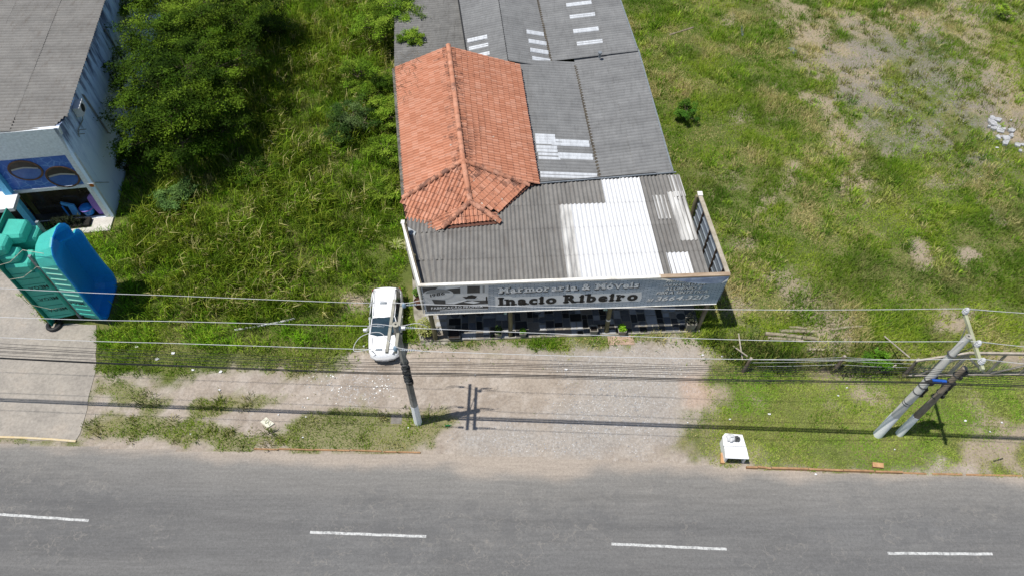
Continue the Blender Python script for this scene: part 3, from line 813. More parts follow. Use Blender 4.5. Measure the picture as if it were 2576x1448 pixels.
for px0, py0, px1, py1 in ((1425, 21, 1488, 10), (1434, 51, 1497, 40), (1443, 87, 1506, 76), (1452, 119, 1516, 108)): lightstrip(px0, py0, px1, py1, .42, pl2)
for px0, py0, px1, py1 in ((1325, 88, 1368, 90), (1330, 111, 1375, 114), (1334, 133, 1380, 137), (1339, 155, 1385, 158)): lightstrip(px0, py0, px1, py1, .42, pl4)
for px0, py0, px1, py1 in ((1176, 111, 1226, 96), (1180, 130, 1229, 118), (1182, 151, 1232, 140)): lightstrip(px0, py0, px1, py1, .4, pl3)
m = MB()
for a, b in ((B(12.6, 8.0), B(12.4, 19.0)), (B(12.4, 19.0), B(12.0, 30)), (B(12.0, 30), B(-3.2, 30)), (B(-3.2, 30), B(-2.5, 17.6))):
    m.beam(a + Vector((0, 0, 1.2)), b + Vector((0, 0, 1.2)), .15, 2.4)
m.build('wall', m_wall, ware)
MB().lathe(P(1508, 146, 3.3), [(.07, 0), (.07, .3), (.13, .32), (.13, .4)], 10).build('vent_pipe', m_galv, ware)
# ================================================================== SIGN BOARDS
SP = B(0, -0.13, 0); SN = -BV
def SXY(px, py):
    p = onplane(px, py, SP, SN); return (p - BO).dot(BU), p.z
def SPT(s, z, off=0.0): return B(s, -0.13 - off, z)
sign = thing('shop_sign', B(6.7, -0.1, 2.4), 'long printed shop banner board above the porch reading Marmoraria and Moveis Inacio Ribeiro', 'sign')
def mat_wicker():
    n = NT('wicker_print'); p = n.pos()
    m = n.new('ShaderNodeMapping'); n.put(m.inputs['Vector'], p); m.inputs['Rotation'].default_value = (math.pi / 2, 0, 0)
    c = n.new('ShaderNodeCombineXYZ'); s = n.new('ShaderNodeSeparateXYZ'); n.put(s.inputs[0], p)
    n.put(c.inputs[0], s.outputs[0]); n.put(c.inputs[1], s.outputs[2])
    b = n.new('ShaderNodeTexBrick'); n.put(b.inputs['Vector'], c.outputs[0])
    b.inputs['Scale'].default_value = 1.0; b.inputs['Brick Width'].default_value = .34; b.inputs['Row Height'].default_value = .085
    b.inputs['Mortar Size'].default_value = .013; b.inputs['Color1'].default_value = (.45, .48, .51, 1); b.inputs['Color2'].default_value = (.64, .655, .67, 1); b.inputs['Mortar'].default_value = (.17, .20, .24, 1)
    col = n.mix(n.rmap(s.outputs[0], -4.0, 9.5), b.outputs[0], n.mix(1.0, b.outputs[0], (.80, .90, 1.0), 'MULTIPLY'))
    f = n.noise(c.outputs[0], 1.1, 4, .6)
    col = n.mix(n.rmap(f, .45, .7), col, n.mix(1.0, col, (.86, .93, 1.0), 'MULTIPLY'))
    return n.done(col, .5, spec=.3)
m_wick = mat_wicker()
ZB, ZT = 2.42, 4.56
MB().prism([SPT(-0.28, ZB), SPT(13.66, ZB), SPT(13.80, ZT), SPT(-0.28, ZT)], BV * .05).build('panel', m_wick, sign)
m_pk = simple('print_black', 0.018, .026, 3, .55); m_pw = simple('print_white', .92, .88, 3, .55); m_pg = simple('print_halo', (.76, .78, .79), .72, 3, .55)
m_pm = simple('print_mid_grey', .34, .28, 2, .55); m_pd = simple('print_dark_grey', .09, .06, 6, .55); m_pl = simple('print_light_grey', .72, .62, 2.5, .55); m_pblue = simple('print_blue_fold', (.16, .20, .32), (.30, .36, .46), 2, .5)
def glyph_mesh(ch, offset=0.0, bold=0.0):
    cu = bpy.data.curves.new('t', 'FONT'); cu.body = ch; cu.size = 1.0; cu.offset = offset; cu.resolution_u = 3
    ob = bpy.data.objects.new('t', cu); COL.objects.link(ob)
    dg = bpy.context.evaluated_depsgraph_get(); dg.update()
    me = bpy.data.meshes.new_from_object(ob.evaluated_get(dg))
    v = [tuple(q.co) for q in me.vertices]; f = [tuple(q.vertices) for q in me.polygons]
    bpy.data.objects.remove(ob); bpy.data.curves.remove(cu); bpy.data.meshes.remove(me)
    return v, f
_gl = {}
def glyph(ch, off):
    if (ch, off) not in _gl: _gl[(ch, off)] = glyph_mesh(ch, off)
    return _gl[(ch, off)]
SER = {  # slab feet: (x fraction, at 'b'ottom / 't'op-of-x / 'c'ap, side)
 'M': [(.10, 'b'), (.90, 'b'), (.06, 'c'), (.94, 'c')], 'a': [(.92, 'b')], 'r': [(.25, 'b'), (.12, 't')], 'm': [(.08, 'b'), (.5, 'b'), (.92, 'b'), (.04, 't')],
 'i': [(.5, 'b'), (.3, 't')], 'v': [(.08, 't'), (.92, 't')], 'I': [(.5, 'b'), (.5, 'c')], 'n': [(.12, 'b'), (.88, 'b'), (.06, 't')], 'R': [(.14, 'b'), (.92, 'b'), (.10, 'c')], 'b': [(.06, 'c')]}
def text(body, s0, z0, s1, z1, cap, mat, off=0.01, out=0.004, parent=None, name='lettering', serif=False, shear=0.0, place=None, grow=0.0, gap=0.07):
    """flat lettering fitted between (s0,z0) and (s1,z1) on the sign plane"""
    parent = parent or sign; place = place or SPT
    items = []; x = 0
    for ch in body:
        if ch == ' ': x += .32; continue
        v, f = glyph(ch, off)
        xs = [q[0] for q in v]; a, b = min(xs), max(xs)
        ext = .045 if serif and ch in SER else 0
        items.append((x - a + ext, v, f, ch, b - a)); x += b - a + gap + 2 * ext
    W = x - gap
    capn = .70
    m = MB(); kx = (s1 - s0) / W; kz = cap / capn
    def pt(gx, gz): return place(s0 + (gx + shear * gz) * kx, z0 + (z1 - z0) * gx / W + gz * kz, out)
    for ox, v, f, ch, w in items:
        m.add([pt(q[0] + ox, q[1]) for q in v], f)
        if serif and ch in SER:
            x0 = ox + min(q[0] for q in v)
            for fx, wh in SER[ch]:
                cx = x0 + fx * w; zc = {'b': .05, 't': .50, 'c': .66}[wh]; hw = .17 if wh != 't' else .12
                m.poly([pt(cx - hw - grow, zc - .06 - grow), pt(cx + hw + grow, zc - .06 - grow), pt(cx + hw + grow, zc + .055 + grow), pt(cx - hw - grow, zc + .055 + grow)])
    return m.build(name, mat, parent)
def fit(p0, p1, top):
    s0, z0 = SXY(*p0); s1, z1 = SXY(*p1); _, zt = SXY(*top); return s0, z0, s1, z1, zt - z0
s0, z0, s1, z1, cp = fit((1255, 737), (1606, 722), (1256, 722.5))
text('Marmoraria & Móveis', s0 + .05, z0 - .045, s1 + .05, z1 - .045, cp, m_pk, .075, .004, serif=True, name='lettering_shadow', grow=.05)
text('Marmoraria & Móveis', s0, z0, s1, z1, cp, m_pw, .034, .012, serif=True)
s0, z0, s1, z1, cp = fit((1254, 767.5), (1603, 753.5), (1255, 748.5))
# pale halo blocks behind the big name, then the name itself
ws, wz = (z1 - z0) / (s1 - s0), z0
for a, b in ((0.0, .455), (.50, 1.0)):
    sa, sb = s0 + (s1 - s0) * a, s0 + (s1 - s0) * b
    za, zb = z0 + ws * (sa - s0), z0 + ws * (sb - s0)
    MB().poly([SPT(sa - .14, za - .13, .004), SPT(sb + .14, zb - .13, .004), SPT(sb + .2, zb + .12, .004), SPT(sb + .12, zb + cp + .02, .004), SPT(sb - .5, zb + cp * .95, .004), SPT(sa + .7, za + cp + .02, .004), SPT(sa + .5, za + cp + .13, .004), SPT(sa - .14, za + cp + .13, .004)]).build('lettering_halo', m_pg, sign)
text('Inacio Ribeiro', s0, z0, s1, z1, cp, m_pk, .058, .010, serif=True)
def right_block(body, p0, p1, top, off=.012):
    s0, z0, s1, z1, cp = fit(p0, p1, top)
    text(body, s0 + .03, z0 - .02, s1 + .03, z1 - .02, cp, m_pk, off + .055, .004, shear=.22, name='lettering_shadow')
    text(body, s0, z0, s1, z1, cp, m_pw, off + .012, .010, shear=.22)
K = lambda x, y: ((2240 + x / 3.903) * .6351, (1080 + y / 3.903) * .6351)
right_block('MOVEIS', K(1548, 150), K(1880, 138), K(1548, 110), .01)
right_block('ARMAÇÃO EM', K(1515, 210), K(2150, 185), K(1515, 172), .01)
right_block('ALUMÍNIO E', K(1530, 270), K(2095, 245), K(1530, 230), .01)
right_block('FIBRA SINTÉTICA', K(1395, 332), K(2195, 302), K(1395, 292), .01)
right_block('51', K(1240, 438), K(1335, 433), K(1240, 398), .012)
right_block('3664.3219', K(1380, 432), K(2190, 398), K(1380, 368), .016)
J = lambda x, y: ((1640 + x / 3.68) * .6351, (1080 + y / 3.68) * .6351)
def pic(pts, mat, off, name='print_shape'):
    return MB().poly([SPT(*SXY(*J(*q)), off) for q in pts]).build(name, mat, sign)
pic([(118, 205), (1085, 170), (1082, 530), (190, 562)], m_pl, .004, 'photo_print')
pic([(120, 215), (350, 205), (250, 300), (135, 310)], m_pd, .007); pic([(470, 235), (670, 190), (675, 298), (520, 300)], m_pd, .007)
pic([(775, 190), (960, 190), (960, 290), (775, 297)], m_pd, .007); pic([(1000, 190), (1030, 188), (1030, 290), (1000, 290)], m_pm, .007)
pic([(440, 190), (670, 182), (670, 215), (470, 235)], m_pw, .009)
pic([(258, 385), (455, 395), (460, 450), (580, 455), (765, 400), (965, 400), (1075, 395), (1080, 445), (965, 450), (720, 475), (300, 455)], m_pd, .007)
pic([(470, 440), (760, 385), (770, 400), (590, 450)], m_pw, .010); pic([(720, 425), (850, 405), (965, 425), (870, 445)], m_pw, .010)
pic([(705, 345), (770, 345), (785, 330), (840, 318), (900, 333), (922, 335), (890, 372), (790, 372), (755, 375)], m_pk, .011)
pic([(1045, 345), (1066, 340), (1072, 445), (1050, 440)], m_pk, .011)
pic([(168, 465), (1000, 478), (1082, 480), (1080, 528), (190, 560)], m_pd, .009)
pic([(370, 540), (720, 515), (1075, 515), (1078, 528), (380, 552)], m_pl, .011)
sa, za = SXY(*J(253, 530)); sb, zb = SXY(*J(1003, 500)); _, zt = SXY(*J(253, 497))
text('FABRICAÇÃO PRÓPRIA', sa, za, sb, zb, zt - za, m_pw, .014, .014)
c_s, c_z = SXY(*J(352, 308))
m = MB(); m.poly([SPT(c_s + 0.78 * .9 * math.cos(t * math.pi / 14), c_z + .42 * .9 * math.sin(t * math.pi / 14), .012) for t in range(28)]); m.build('emblem', m_pl, sign)
m = MB(); m.poly([SPT(c_s + 0.55 * math.cos(t * math.pi / 14), c_z + .08 + .30 * abs(math.sin(t * math.pi / 14)), .014) for t in range(15)]); m.build('emblem_arc', m_pm, sign)
sa, za = SXY(*J(238, 348)); sb, zb = SXY(*J(450, 312)); _, zt = SXY(*J(238, 312))
text('1986', sa, za, sb, zb, (zt - za) * 1.1, m_pk, .02, .018)
# top caps: white trim over most of it, bare timber at the end where the banner has come loose
capw = MB(); 
for a, b, dz in ((-0.34, 3.2, .0), (3.15, 8.6, .012), (8.55, 10.6, .0)):
    capw.beam(B(a, -0.10, 4.62 + dz), B(b, -0.10, 4.62 + dz), .15, .10)
capw.build('top_trim', m_cap, sign)
MB().beam(B(10.55, -.06, 4.60), B(13.8, -.06, 4.60), .20, .08).build('top_beam', simple('bare_timber', '#b7a48d', '#957f69', 3, .9, stretch=(.3, 1, 1)), sign)
MB().prism([SPT(9.7, 4.56, .03), SPT(10.6, 4.50, .05), SPT(11.2, 4.40, .05), SPT(10.7, 4.58, .03), SPT(9.7, 4.66, .02)], BV * .02).build('loose_trim', m_cap, sign)
MB().poly([SPT(10.9, 4.53, .03), SPT(13.75, 4.55, .03), SPT(13.74, 4.20, .06), SPT(13.3, 4.10, .08), SPT(12.4, 4.18, .09), SPT(11.6, 4.36, .07)]).build('folded_banner', m_pblue, sign)
MB().poly([SPT(13.52, 4.22, .085), SPT(13.74, 4.5, .07), SPT(13.72, 4.30, .08), SPT(13.5, 4.10, .085)]).build('fold_edge', m_pw, sign)
MB().beam(B(-.28, -.125, 2.40), B(13.66, -.125, 2.40), .07, .035).build('bottom_rail', m_cap, sign)
for p_ in ((f1, .12), (f2, .12)):
    c = p_[0] + Vector((-.22, -.05, 2.2)); m = MB()
    for q in range(5): m.tube([c + Vector((random.uniform(-.06, .06), -.02, .15)), c + Vector((random.uniform(-.12, .12), -.04, -.12))], .035, 5)
    m.build('tied_bag', simple('pale_plastic_rag', (.45, .58, .55), (.2, .32, .27), 6, .4), sign)

# side boards: whitewashed board flaring out, and the open-backed timber frame on the far end
lb = thing('side_board', P(1040, 650, 0), 'whitewashed narrow side board with brace of the shop banner beside the grass', 'sign board')
a, b = B(-0.32, -.10), P(1013, 558, 4.6); b.z = 0
d = (b - a).normalized(); nx = Vector((-d.y, d.x, 0))
MB().prism([a + Vector((0, 0, 2.45)), b + Vector((0, 0, 2.45)), b + Vector((0, 0, 4.50)), a + Vector((0, 0, 4.52))], nx * .05).build('panel', m_cap, lb)
MB().beam(a + Vector((0, 0, 4.56)) + nx * .02, b + Vector((0, 0, 4.54)) + nx * .02, .12, .08).build('top_rail', m_cap, lb)
MB().beam(a + Vector((0, 0, 4.44)) - nx * .06, b + Vector((0, 0, 4.44)) - nx * .06, .10, .12).build('inner_rail', m_wood, lb)
pole_between('post', b - nx * .1, b - nx * .1 + Vector((0, 0, 4.5)), .11, .1, m_pine, lb)
pole_between('post', a.lerp(b, .5) - nx * .1, a.lerp(b, .5) - nx * .1 + Vector((0, 0, 4.4)), .09, .09, m_pine, lb)
MB().box(b + Vector((.0, .0, 4.58)), (.09, 0, 0), (0, .12, 0), (0, 0, .03)).build('post_cap', m_cap, lb)
rb = thing('banner_end_frame', P(1790, 600, 0), 'open timber frame of the banner end with struts and grey boards', 'sign frame')
a, b = B(13.74, -.05), P(1761, 488, 4.6); b.z = 0
d = (b - a).normalized(); nx = Vector((-d.y, d.x, 0))            # towards the porch
m_board = simple('blue_grey_board', '#8d959c', '#737b84', 2, .8)
MB().beam(a + Vector((0, 0, 4.55)) , b + Vector((0, 0, 4.55)), .20, .07).build('top_rail', simple('sun_bleached_rail', '#b3aa99', '#948a78', 3, .9), rb)
for z in (2.75, 3.25, 3.75, 4.22):
    MB().beam(a + Vector((0, 0, z)) - nx * .05, b + Vector((0, 0, z)) - nx * .05, .03, .42).build('board', m_board, rb)
for z in (3.0, 3.5, 4.0):
    MB().beam(a + Vector((0, 0, z)), b + Vector((0, 0, z)), .05, .07).build('rail', m_board, rb)
for t in (.10, .33, .56, .80):
    p = a.lerp(b, t) + nx * .04; MB().beam(p + Vector((0, 0, 2.5)), p + Vector((0, 0, 4.5)), .07, .07, up=(0, 1, 0)).build('strut', m_woodd, rb)
pole_between('post', b + nx * .1, b + nx * .1 + Vector((0, 0, 4.5)), .12, .11, m_pine, rb)
MB().box(b + Vector((0, 0, 4.62)), (.12, 0, 0), (0, .14, 0), (0, 0, .03)).build('post_cap', m_cap, rb)

# ---- things on the patio
def patio_pot(px, py, label, body, size=.34, h=.34, plant=None, z0=.12, square=True, seed=1):
    c = P(px, py, z0); t = thing('flower_pot', c, label, 'flower pot', 'pots along the patio edge')
    m = MB(); 
    if square:
        a = size / 2; b_ = a * .72
        out = lambda s, z: [c + BU * (s * i) + BV * (s * j) + Vector((0, 0, z)) for i, j in ((-1, -1), (1, -1), (1, 1), (-1, 1))]
        rings = [out(b_, 0), out(a, h), out(a * .82, h), out(a * .78, h - .06)]
        for r0, r1 in zip(rings, rings[1:]):
            for k_ in range(4): m.poly([r0[k_], r0[(k_ + 1) % 4], r1[(k_ + 1) % 4], r1[k_]])
        m.build('pot', body, t, fix=False)
        MB().poly(rings[3]).build('soil', simple('pot_soil', (.045, .03, .02), .02, 9, .95), t)
    else:
        m.lathe(c, [(size * .32, 0), (size * .5, h * .5), (size * .42, h), (size * .36, h), (size * .34, h - .06)], 14); m.build('pot', body, t, smooth=True)
    if plant:
        leafball('foliage', c + Vector((0, 0, h + plant[1] * .3)), plant[0], plant[1], plant[2], plant[3], t, seed)
    return t
def leaf_mesh(name, centers, normals_up, size, mat, colors, parent=None, asp=.45, seed=0, droop=.35, **kw):
    """many small pointed leaves (two triangles each) with a tone per leaf"""
    r = np.random.default_rng(seed); n = len(centers)
    az = r.uniform(0, 2 * np.pi, n); el = r.normal(.05, droop, n)
    d = np.stack([np.cos(az) * np.cos(el), np.sin(az) * np.cos(el), np.sin(el)], 1)
    if normals_up is not None:
        d = d + normals_up * .6; d /= np.linalg.norm(d, axis=1)[:, None]
    s = np.stack([-np.sin(az), np.cos(az), r.normal(0, .45, n)], 1); s /= np.linalg.norm(s, axis=1)[:, None]
    L = size * r.uniform(.6, 1.3, n)[:, None]
    v = np.empty((n, 4, 3)); c = np.asarray(centers)
    v[:, 0] = c - d * L * .5; v[:, 1] = c + s * L * asp * .5 + d * L * .05; v[:, 2] = c + d * L * .5; v[:, 3] = c - s * L * asp * .5 + d * L * .05
    return quads(name, v.reshape(-1, 3), n, np.repeat(colors, 4, 0), mat, parent, **kw)
def quads(name, v, n, col, mat, parent=None, **kw):
    me = bpy.data.meshes.new(name)
    me.vertices.add(len(v)); me.vertices.foreach_set('co', v.astype(np.float32).ravel())
    me.loops.add(4 * n); me.loops.foreach_set('vertex_index', np.arange(4 * n, dtype=np.int32))
    me.polygons.add(n); me.polygons.foreach_set('loop_start', np.arange(0, 4 * n, 4, dtype=np.int32))
    me.update(calc_edges=True)
    a = me.attributes.new('tone', 'FLOAT_COLOR', 'POINT'); a.data.foreach_set('color', np.concatenate([col, np.ones((len(col), 1))], 1).astype(np.float32).ravel())
    me.materials.append(mat)
    o = link(bpy.data.objects.new(name, me))
    if parent is not None: put_under(o, parent)
    return tag(o, **kw)
def mat_leaf(name, trans=.22, rough=.65, spec=.06):
    n = NT(name); c = n.attr('tone')
    n.done(c, rough, spec=spec)
    tr = n.new('ShaderNodeBsdfTranslucent'); n.put(tr.inputs['Color'], n.mix(1.0, c, (1.25, 1.2, .6), 'MULTIPLY'))
    mx = n.new('ShaderNodeMixShader'); mx.inputs[0].default_value = trans
    n.t.links.new(n.bsdf.outputs[0], mx.inputs[1]); n.t.links.new(tr.outputs[0], mx.inputs[2])
    n.t.links.new(mx.outputs[0], n.n['Material Output'].inputs['Surface'])
    return n.mat
m_leaf = mat_leaf('leaf')
def tones(n, cols, seed=0, spread=.25):
    r = np.random.default_rng(seed); cols = np.array(cols)
    i = r.integers(0, len(cols), n); j = r.integers(0, len(cols), n); t = r.random(n)[:, None]
    return (cols[i] * (1 - t) + cols[j] * t) * r.uniform(1 - spread, 1 + spread, n)[:, None]
def leafball(name, c, rad, hgt, cols, count, parent, seed=0, size=.12):
    r = np.random.default_rng(seed)
    d = r.normal(size=(count, 3)); d /= np.linalg.norm(d, axis=1)[:, None]
    q = r.random(count) ** (1 / 2.2)
    p = np.array(c) + d * q[:, None] * np.array([rad, rad, hgt])
    return leaf_mesh(name, p, d, size, m_leaf, tones(count, cols, seed), parent, asp=.5, seed=seed)
GREENS = [(.10, .20, .03), (.06, .14, .02), (.16, .26, .05)]
m_potc = simple('concrete_pot', '#9b968a', '#77726a', 4, .9); m_potd = simple('dark_pot', .035, .05, 5, .6); m_terr = simple('terracotta_dark_pot', '#5c4032', '#3f2c22', 4, .8)
patio_pot(1254, 842, 'square stone pot with dark shrub beside second porch post', m_potc, .36, .34, (.22, .3, [(.03, .06, .015), (.05, .09, .02)], 220), seed=2)
patio_pot(1315, 842, 'square stone pot with bright green sprout', m_potc, .34, .34, (.16, .18, [(.16, .34, .03), (.10, .22, .02)], 160), seed=3)
patio_pot(1492, 836, 'square pale pot holding only soil beside banded post', m_potc, .40, .42)
patio_pot(1563, 836, 'square stone pot with lime green plant', m_potc, .42, .36, (.20, .20, [(.28, .50, .03), (.20, .40, .03)], 240), seed=4)
patio_pot(1733, 824, 'tall grey square planter with bare stem and soil', m_potc, .50, .62, (.3, .55, [(.10, .10, .075), (.07, .08, .05)], 160), seed=5)
patio_pot(1143, 845, 'low dark trough planter on shaded stone', m_potd, .62, .25)
patio_pot(1073, 838, 'round dark pot with large pale yellow green bush by corner post', m_terr, .62, .42, (.52, .5, [(.34, .36, .10), (.22, .27, .06), (.42, .42, .18)], 700), square=False, seed=6)
patio_pot(1053, 770, 'round brown pot on the patio side path', m_terr, .48, .5, None, square=False)
patio_pot(1050, 745, 'small brown pot with dark fern near side board', m_terr, .32, .32, (.25, .22, GREENS, 160), square=False, seed=8)
# round mosaic table
c = P(1353, 806, .12); c = B((c - BO).dot(BU), 1.55, .12)
tb = thing('round_table', c, 'round table with pebble mosaic top under the porch', 'table')
n_ = NT('mosaic_top'); vv = n_.voro(n_.pos(), 7.0, 'F1', 'Color'); dd = n_.voro(n_.pos(), 7.0, 'F1')
mm = n_.done(n_.mix(n_.math('LESS_THAN', dd, .42), (.62, .62, .6), n_.ramp(vv, [(0, .03), (.6, .12), (1, .4)])), .35)
MB().lathe(c, [(.66, .74), (.70, .76), (.70, .80), (.66, .82)], 32).build('table_top', mm, tb)
MB().lathe(c, [(.30, 0), (.28, .05), (.08, .12), (.08, .74)], 12).build('pedestal', m_pd, tb)
# low lounge chairs, cushions showing below the banner
m_cush = simple('pale_cushion', '#b9b2ab', '#9a938d', 5, .9); m_rattan = simple('dark_rattan', '#2e2a27', '#1c1917', 20, .7)
def lounge(u_, v_, rot, label):
    o = B(u_, v_, .12); t = thing('lounge_chair', o, label, 'chair', 'lounge chairs in the porch shade')
    ca, sa_ = math.cos(rot), math.sin(rot)
    X = BU * ca + BV * sa_; Y = -BU * sa_ + BV * ca
    Q = lambda x, y, z: o + X * x + Y * y + Vector((0, 0, z))
    MB().prism([Q(-.36, -.36, .30), Q(.36, -.36, .30), Q(.36, .36, .30), Q(-.36, .36, .30)], .13).build('cushion', m_cush, t)
    m = MB(); m.prism([Q(-.40, -.40, .22), Q(.40, -.40, .22), Q(.40, .40, .22), Q(-.40, .40, .22)], .075); m.build('seat', m_rattan, t)
    MB().prism([Q(-.40, .40, .2), Q(.40, .40, .2), Q(.40, .48, .85), Q(-.40, .48, .85)], Y * .06).build('backrest', m_rattan, t)
    for s in (-1, 1):
        MB().prism([Q(s * .41, -.4, .2), Q(s * .41, .4, .2), Q(s * .41, .4, .6), Q(s * .41, -.4, .55)], X * (.06 * s)).build('armrest', m_rattan, t)
        for y in (-.34, .34): MB().beam(Q(s * .34, y, 0), Q(s * .34, y, .22), .05, .05, up=(0, 1, 0)).build('leg', m_rattan, t)
lounge(1.35, 1.75, -.65, 'dark rattan lounge chair with cushion beside low round stool'); lounge(3.3, 1.9, .75, 'dark rattan lounge chair with cushion near second porch post')
st = thing('low_stool', B(2.3, 1.55, .12), 'low round woven stool between two lounge chairs', 'stool')
MB().lathe(B(2.3, 1.55, .12), [(.30, .10), (.36, .2), (.36, .32), (.30, .36)], 18).build('seat', m_rattan, st)
for k_ in range(4): 
    t = k_ * math.pi / 2 + .4; MB().beam(B(2.3 + .24 * math.cos(t), 1.55 + .24 * math.sin(t), .12), B(2.3 + .24 * math.cos(t), 1.55 + .24 * math.sin(t), .24), .04, .04, up=(0, 1, 0)).build('leg', m_rattan, st)
# ================================================================== POOL SHOP (blue and white)
C0 = P(290, 548, 0); US = Vector((-.991, -.135, 0)).normalized(); NB = Vector((-.165, .986, 0)).normalized()
def Q(s, d, z=0.0): return C0 + US * s + NB * d + Vector((0, 0, z))
FNS = Vector((US.y, -US.x, 0))                               # normal of the shop front
def FF(px, py):
    p = onplane(px, py, C0, FNS); return (p - C0).dot(US), p.z
def FQ(px, py, off=0.0):
    s, z = FF(px, py); return Q(s, 0, z) - (-FNS if FNS.y < 0 else FNS) * -off if False else C0 + US * s + Vector((0, 0, z)) + (FNS if FNS.y < 0 else -FNS) * off
shop = thing('pool_shop', Q(5, 6, 0), 'white pool shop with blue mural front and stained side wall', 'shop building')
def mat_stain():
    n = NT('mould_stained_wall'); p = n.pos(); s = n.new('ShaderNodeSeparateXYZ'); n.put(s.inputs[0], p)
    st = n.noise(n.map(p, (1.2, 1.2, .22)), 1.3, 6, .72)
    hgt_ = n.rmap(s.outputs[2], 2.6, 6.4, -.10, .20)
    f = n.math('ADD', n.math('SUBTRACT', st, .055), hgt_)
    col = n.ramp(f, [(.42, (.66, .80, .96)), (.56, (.48, .61, .80)), (.66, (.17, .21, .31)), (.80, (.045, .055, .09))])
    return n.done(col, .9, spec=.1)
m_stain = mat_stain()
m_shopw = simple('shop_front_paint', (.76, .79, .81), (.68, .72, .75), .6, .7)
m_shopb = simple('sky_blue_paint', (.14, .52, .80), (.11, .45, .72), 1, .5)
MB().prism([Q(0, .0, 0), Q(0, 22, 0), Q(0, 22, 6.25), Q(0, 1.1, 6.25), Q(0, .0, 6.55)], US * .18).build('side_wall', m_stain, shop)
MB().prism([FQ(147, 323, 0), FQ(178, 389, 0), C0 + US * 13 + Vector((0, 0, FF(178, 389)[1])), C0 + US * 13 + Vector((0, 0, FF(147, 323)[1]))], -(FNS if FNS.y < 0 else -FNS) * .2).build('fascia', m_shopw, shop)
s_m0, z_m0 = FF(178, 389); s_m1, z_m1 = FF(220, 463); s_w, z_w0 = FF(278, 545); zl = FF(235, 470)[1]
OUT = FNS if FNS.y < 0 else -FNS
def fbox(s0, s1, z0, z1, d0, d1, name, mat):                  # d measured out of the shop front
    m = MB(); c = C0 + US * ((s0 + s1) / 2) + OUT * ((d0 + d1) / 2) + Vector((0, 0, (z0 + z1) / 2))
    m.box(c, US * (abs(s1 - s0) / 2), OUT * (abs(d1 - d0) / 2), (0, 0, abs(z1 - z0) / 2)); return m.build(name, mat, shop)
fbox(.0, .45, 0, z_m0 - .004, -.20, -.003, 'corner_pier', m_shopw)
fbox(.45, 13, zl, z_m1 - .02, -.20, -.005, 'lintel', m_shopw)
fbox(.45, 13, .0, .12, -.20, -.0, 'window_sill', m_shopw)
n = NT('pool_water_mural'); p = n.pos(); cx = n.new('ShaderNodeSeparateXYZ'); n.put(cx.inputs[0], p); cb = n.new('ShaderNodeCombineXYZ'); n.put(cb.inputs[0], cx.outputs[0]); n.put(cb.inputs[1], cx.outputs[2])
wv = n.noise(cb.outputs[0], 1.5, 3, .5); e = n.voro(n.mix(.25, cb.outputs[0], n.new('ShaderNodeTexNoise', Scale=1.8).outputs['Color']), 3.4, 'DISTANCE_TO_EDGE')
m_mural = n.done(n.mix(n.math('MULTIPLY', n.rmap(e, .09, .0), n.rmap(wv, .4, .6)), n.mix(n.rmap(wv, .3, .7), (.04, .12, .45), (.07, .19, .55)), (.20, .38, .72)), .4)
S_PIL = FF(93, 567)[0]
fbox(.47, S_PIL - .1, z_m1, z_m0 - .01, -.2, -.05, 'mural', m_mural)
fbox(S_PIL + .1, 13, z_m1, z_m0 - .01, -.2, -.05, 'mural', m_mural)
fbox(S_PIL - .18, S_PIL + .18, 0, z_m0 + .6, -.01, .28, 'pillar', m_shopb)
def oval(px, py, rs, rz):
    s, z = FF(px, py); m = MB()
    ring = lambda k, off: [C0 + US * (s + rs * k * math.cos(t)) + Vector((0, 0, z + rz * k * math.sin(t))) + OUT * off for t in [2 * math.pi * i / 28 for i in range(28)]]
    w = ring(1, -.04); a, b = ring(1.0, .0), ring(.88, .0)
    for i in range(28): m.poly([a[i], a[(i + 1) % 28], b[(i + 1) % 28], b[i]]); m.poly([a[i], w[i], w[(i + 1) % 28], a[(i + 1) % 28]])
    win = m.build('oval_window', simple('brown_oval_frame', '#6f5546', '#54402f', 5, .7), shop, fix=False)
    MB().poly(ring(.88, -.025)).build('pane', simple('oval_print_dark', (.035, .03, .028), (.06, .05, .045), 3, .3), win)
    low = [C0 + US * (s + rs * .87 * math.cos(t)) + Vector((0, 0, z + rz * .87 * math.sin(t) + (0 if math.sin(t) < 0 else 0))) + OUT * -.018 for t in [math.pi + math.pi * i / 16 for i in range(17)]]
    low += [C0 + US * (s + rs * q) + Vector((0, 0, z + rz * (.12 + .1 * math.cos(q * 3)))) + OUT * -.018 for q in (.6, .2, -.2, -.6)]
    MB().poly(low).build('pool_print', simple('oval_print_blue', (.04, .11, .36), (.08, .17, .42), 2, .3), win)
    edge = [C0 + US * (s + rs * q) + Vector((0, 0, z + rz * (.12 + .1 * math.cos(q * 3) + o))) + OUT * -.013 for o, qs in ((0, (.8, .4, 0, -.4, -.8)), (.14, (-.8, -.4, 0, .4, .8))) for q in qs]
    MB().poly(edge).build('pool_edge_print', simple('oval_print_sand', (.45, .42, .36), .35, 2, .5), win)
oval(64, 430, .84, .70); oval(158, 446, .84, .76)
m_glass = simple('shop_glass_dark', (.022, .017, .012), (.05, .04, .03), .7, .08, spec=.6)
fbox(.47, S_PIL - .12, .14, zl - .02, -.75, -.70, 'window_pane', m_glass)
fbox(S_PIL + .2, 13, .14, zl - .02, -.75, -.70, 'window_pane', m_glass)
fbox(.45, 13, .10, .14, -.75, -.2, 'display_shelf', simple('dark_shelf', .03, .05, 2, .6))
fbox(.47, .53, .14, zl, -.74, -.2, 'reveal', m_shopw)
MB().prism([Q(.1, 0, 4.0), Q(.6, 0, 4.0), Q(.6, 0, 4.0), Q(.1, 0, 4.0)], 0.01) 
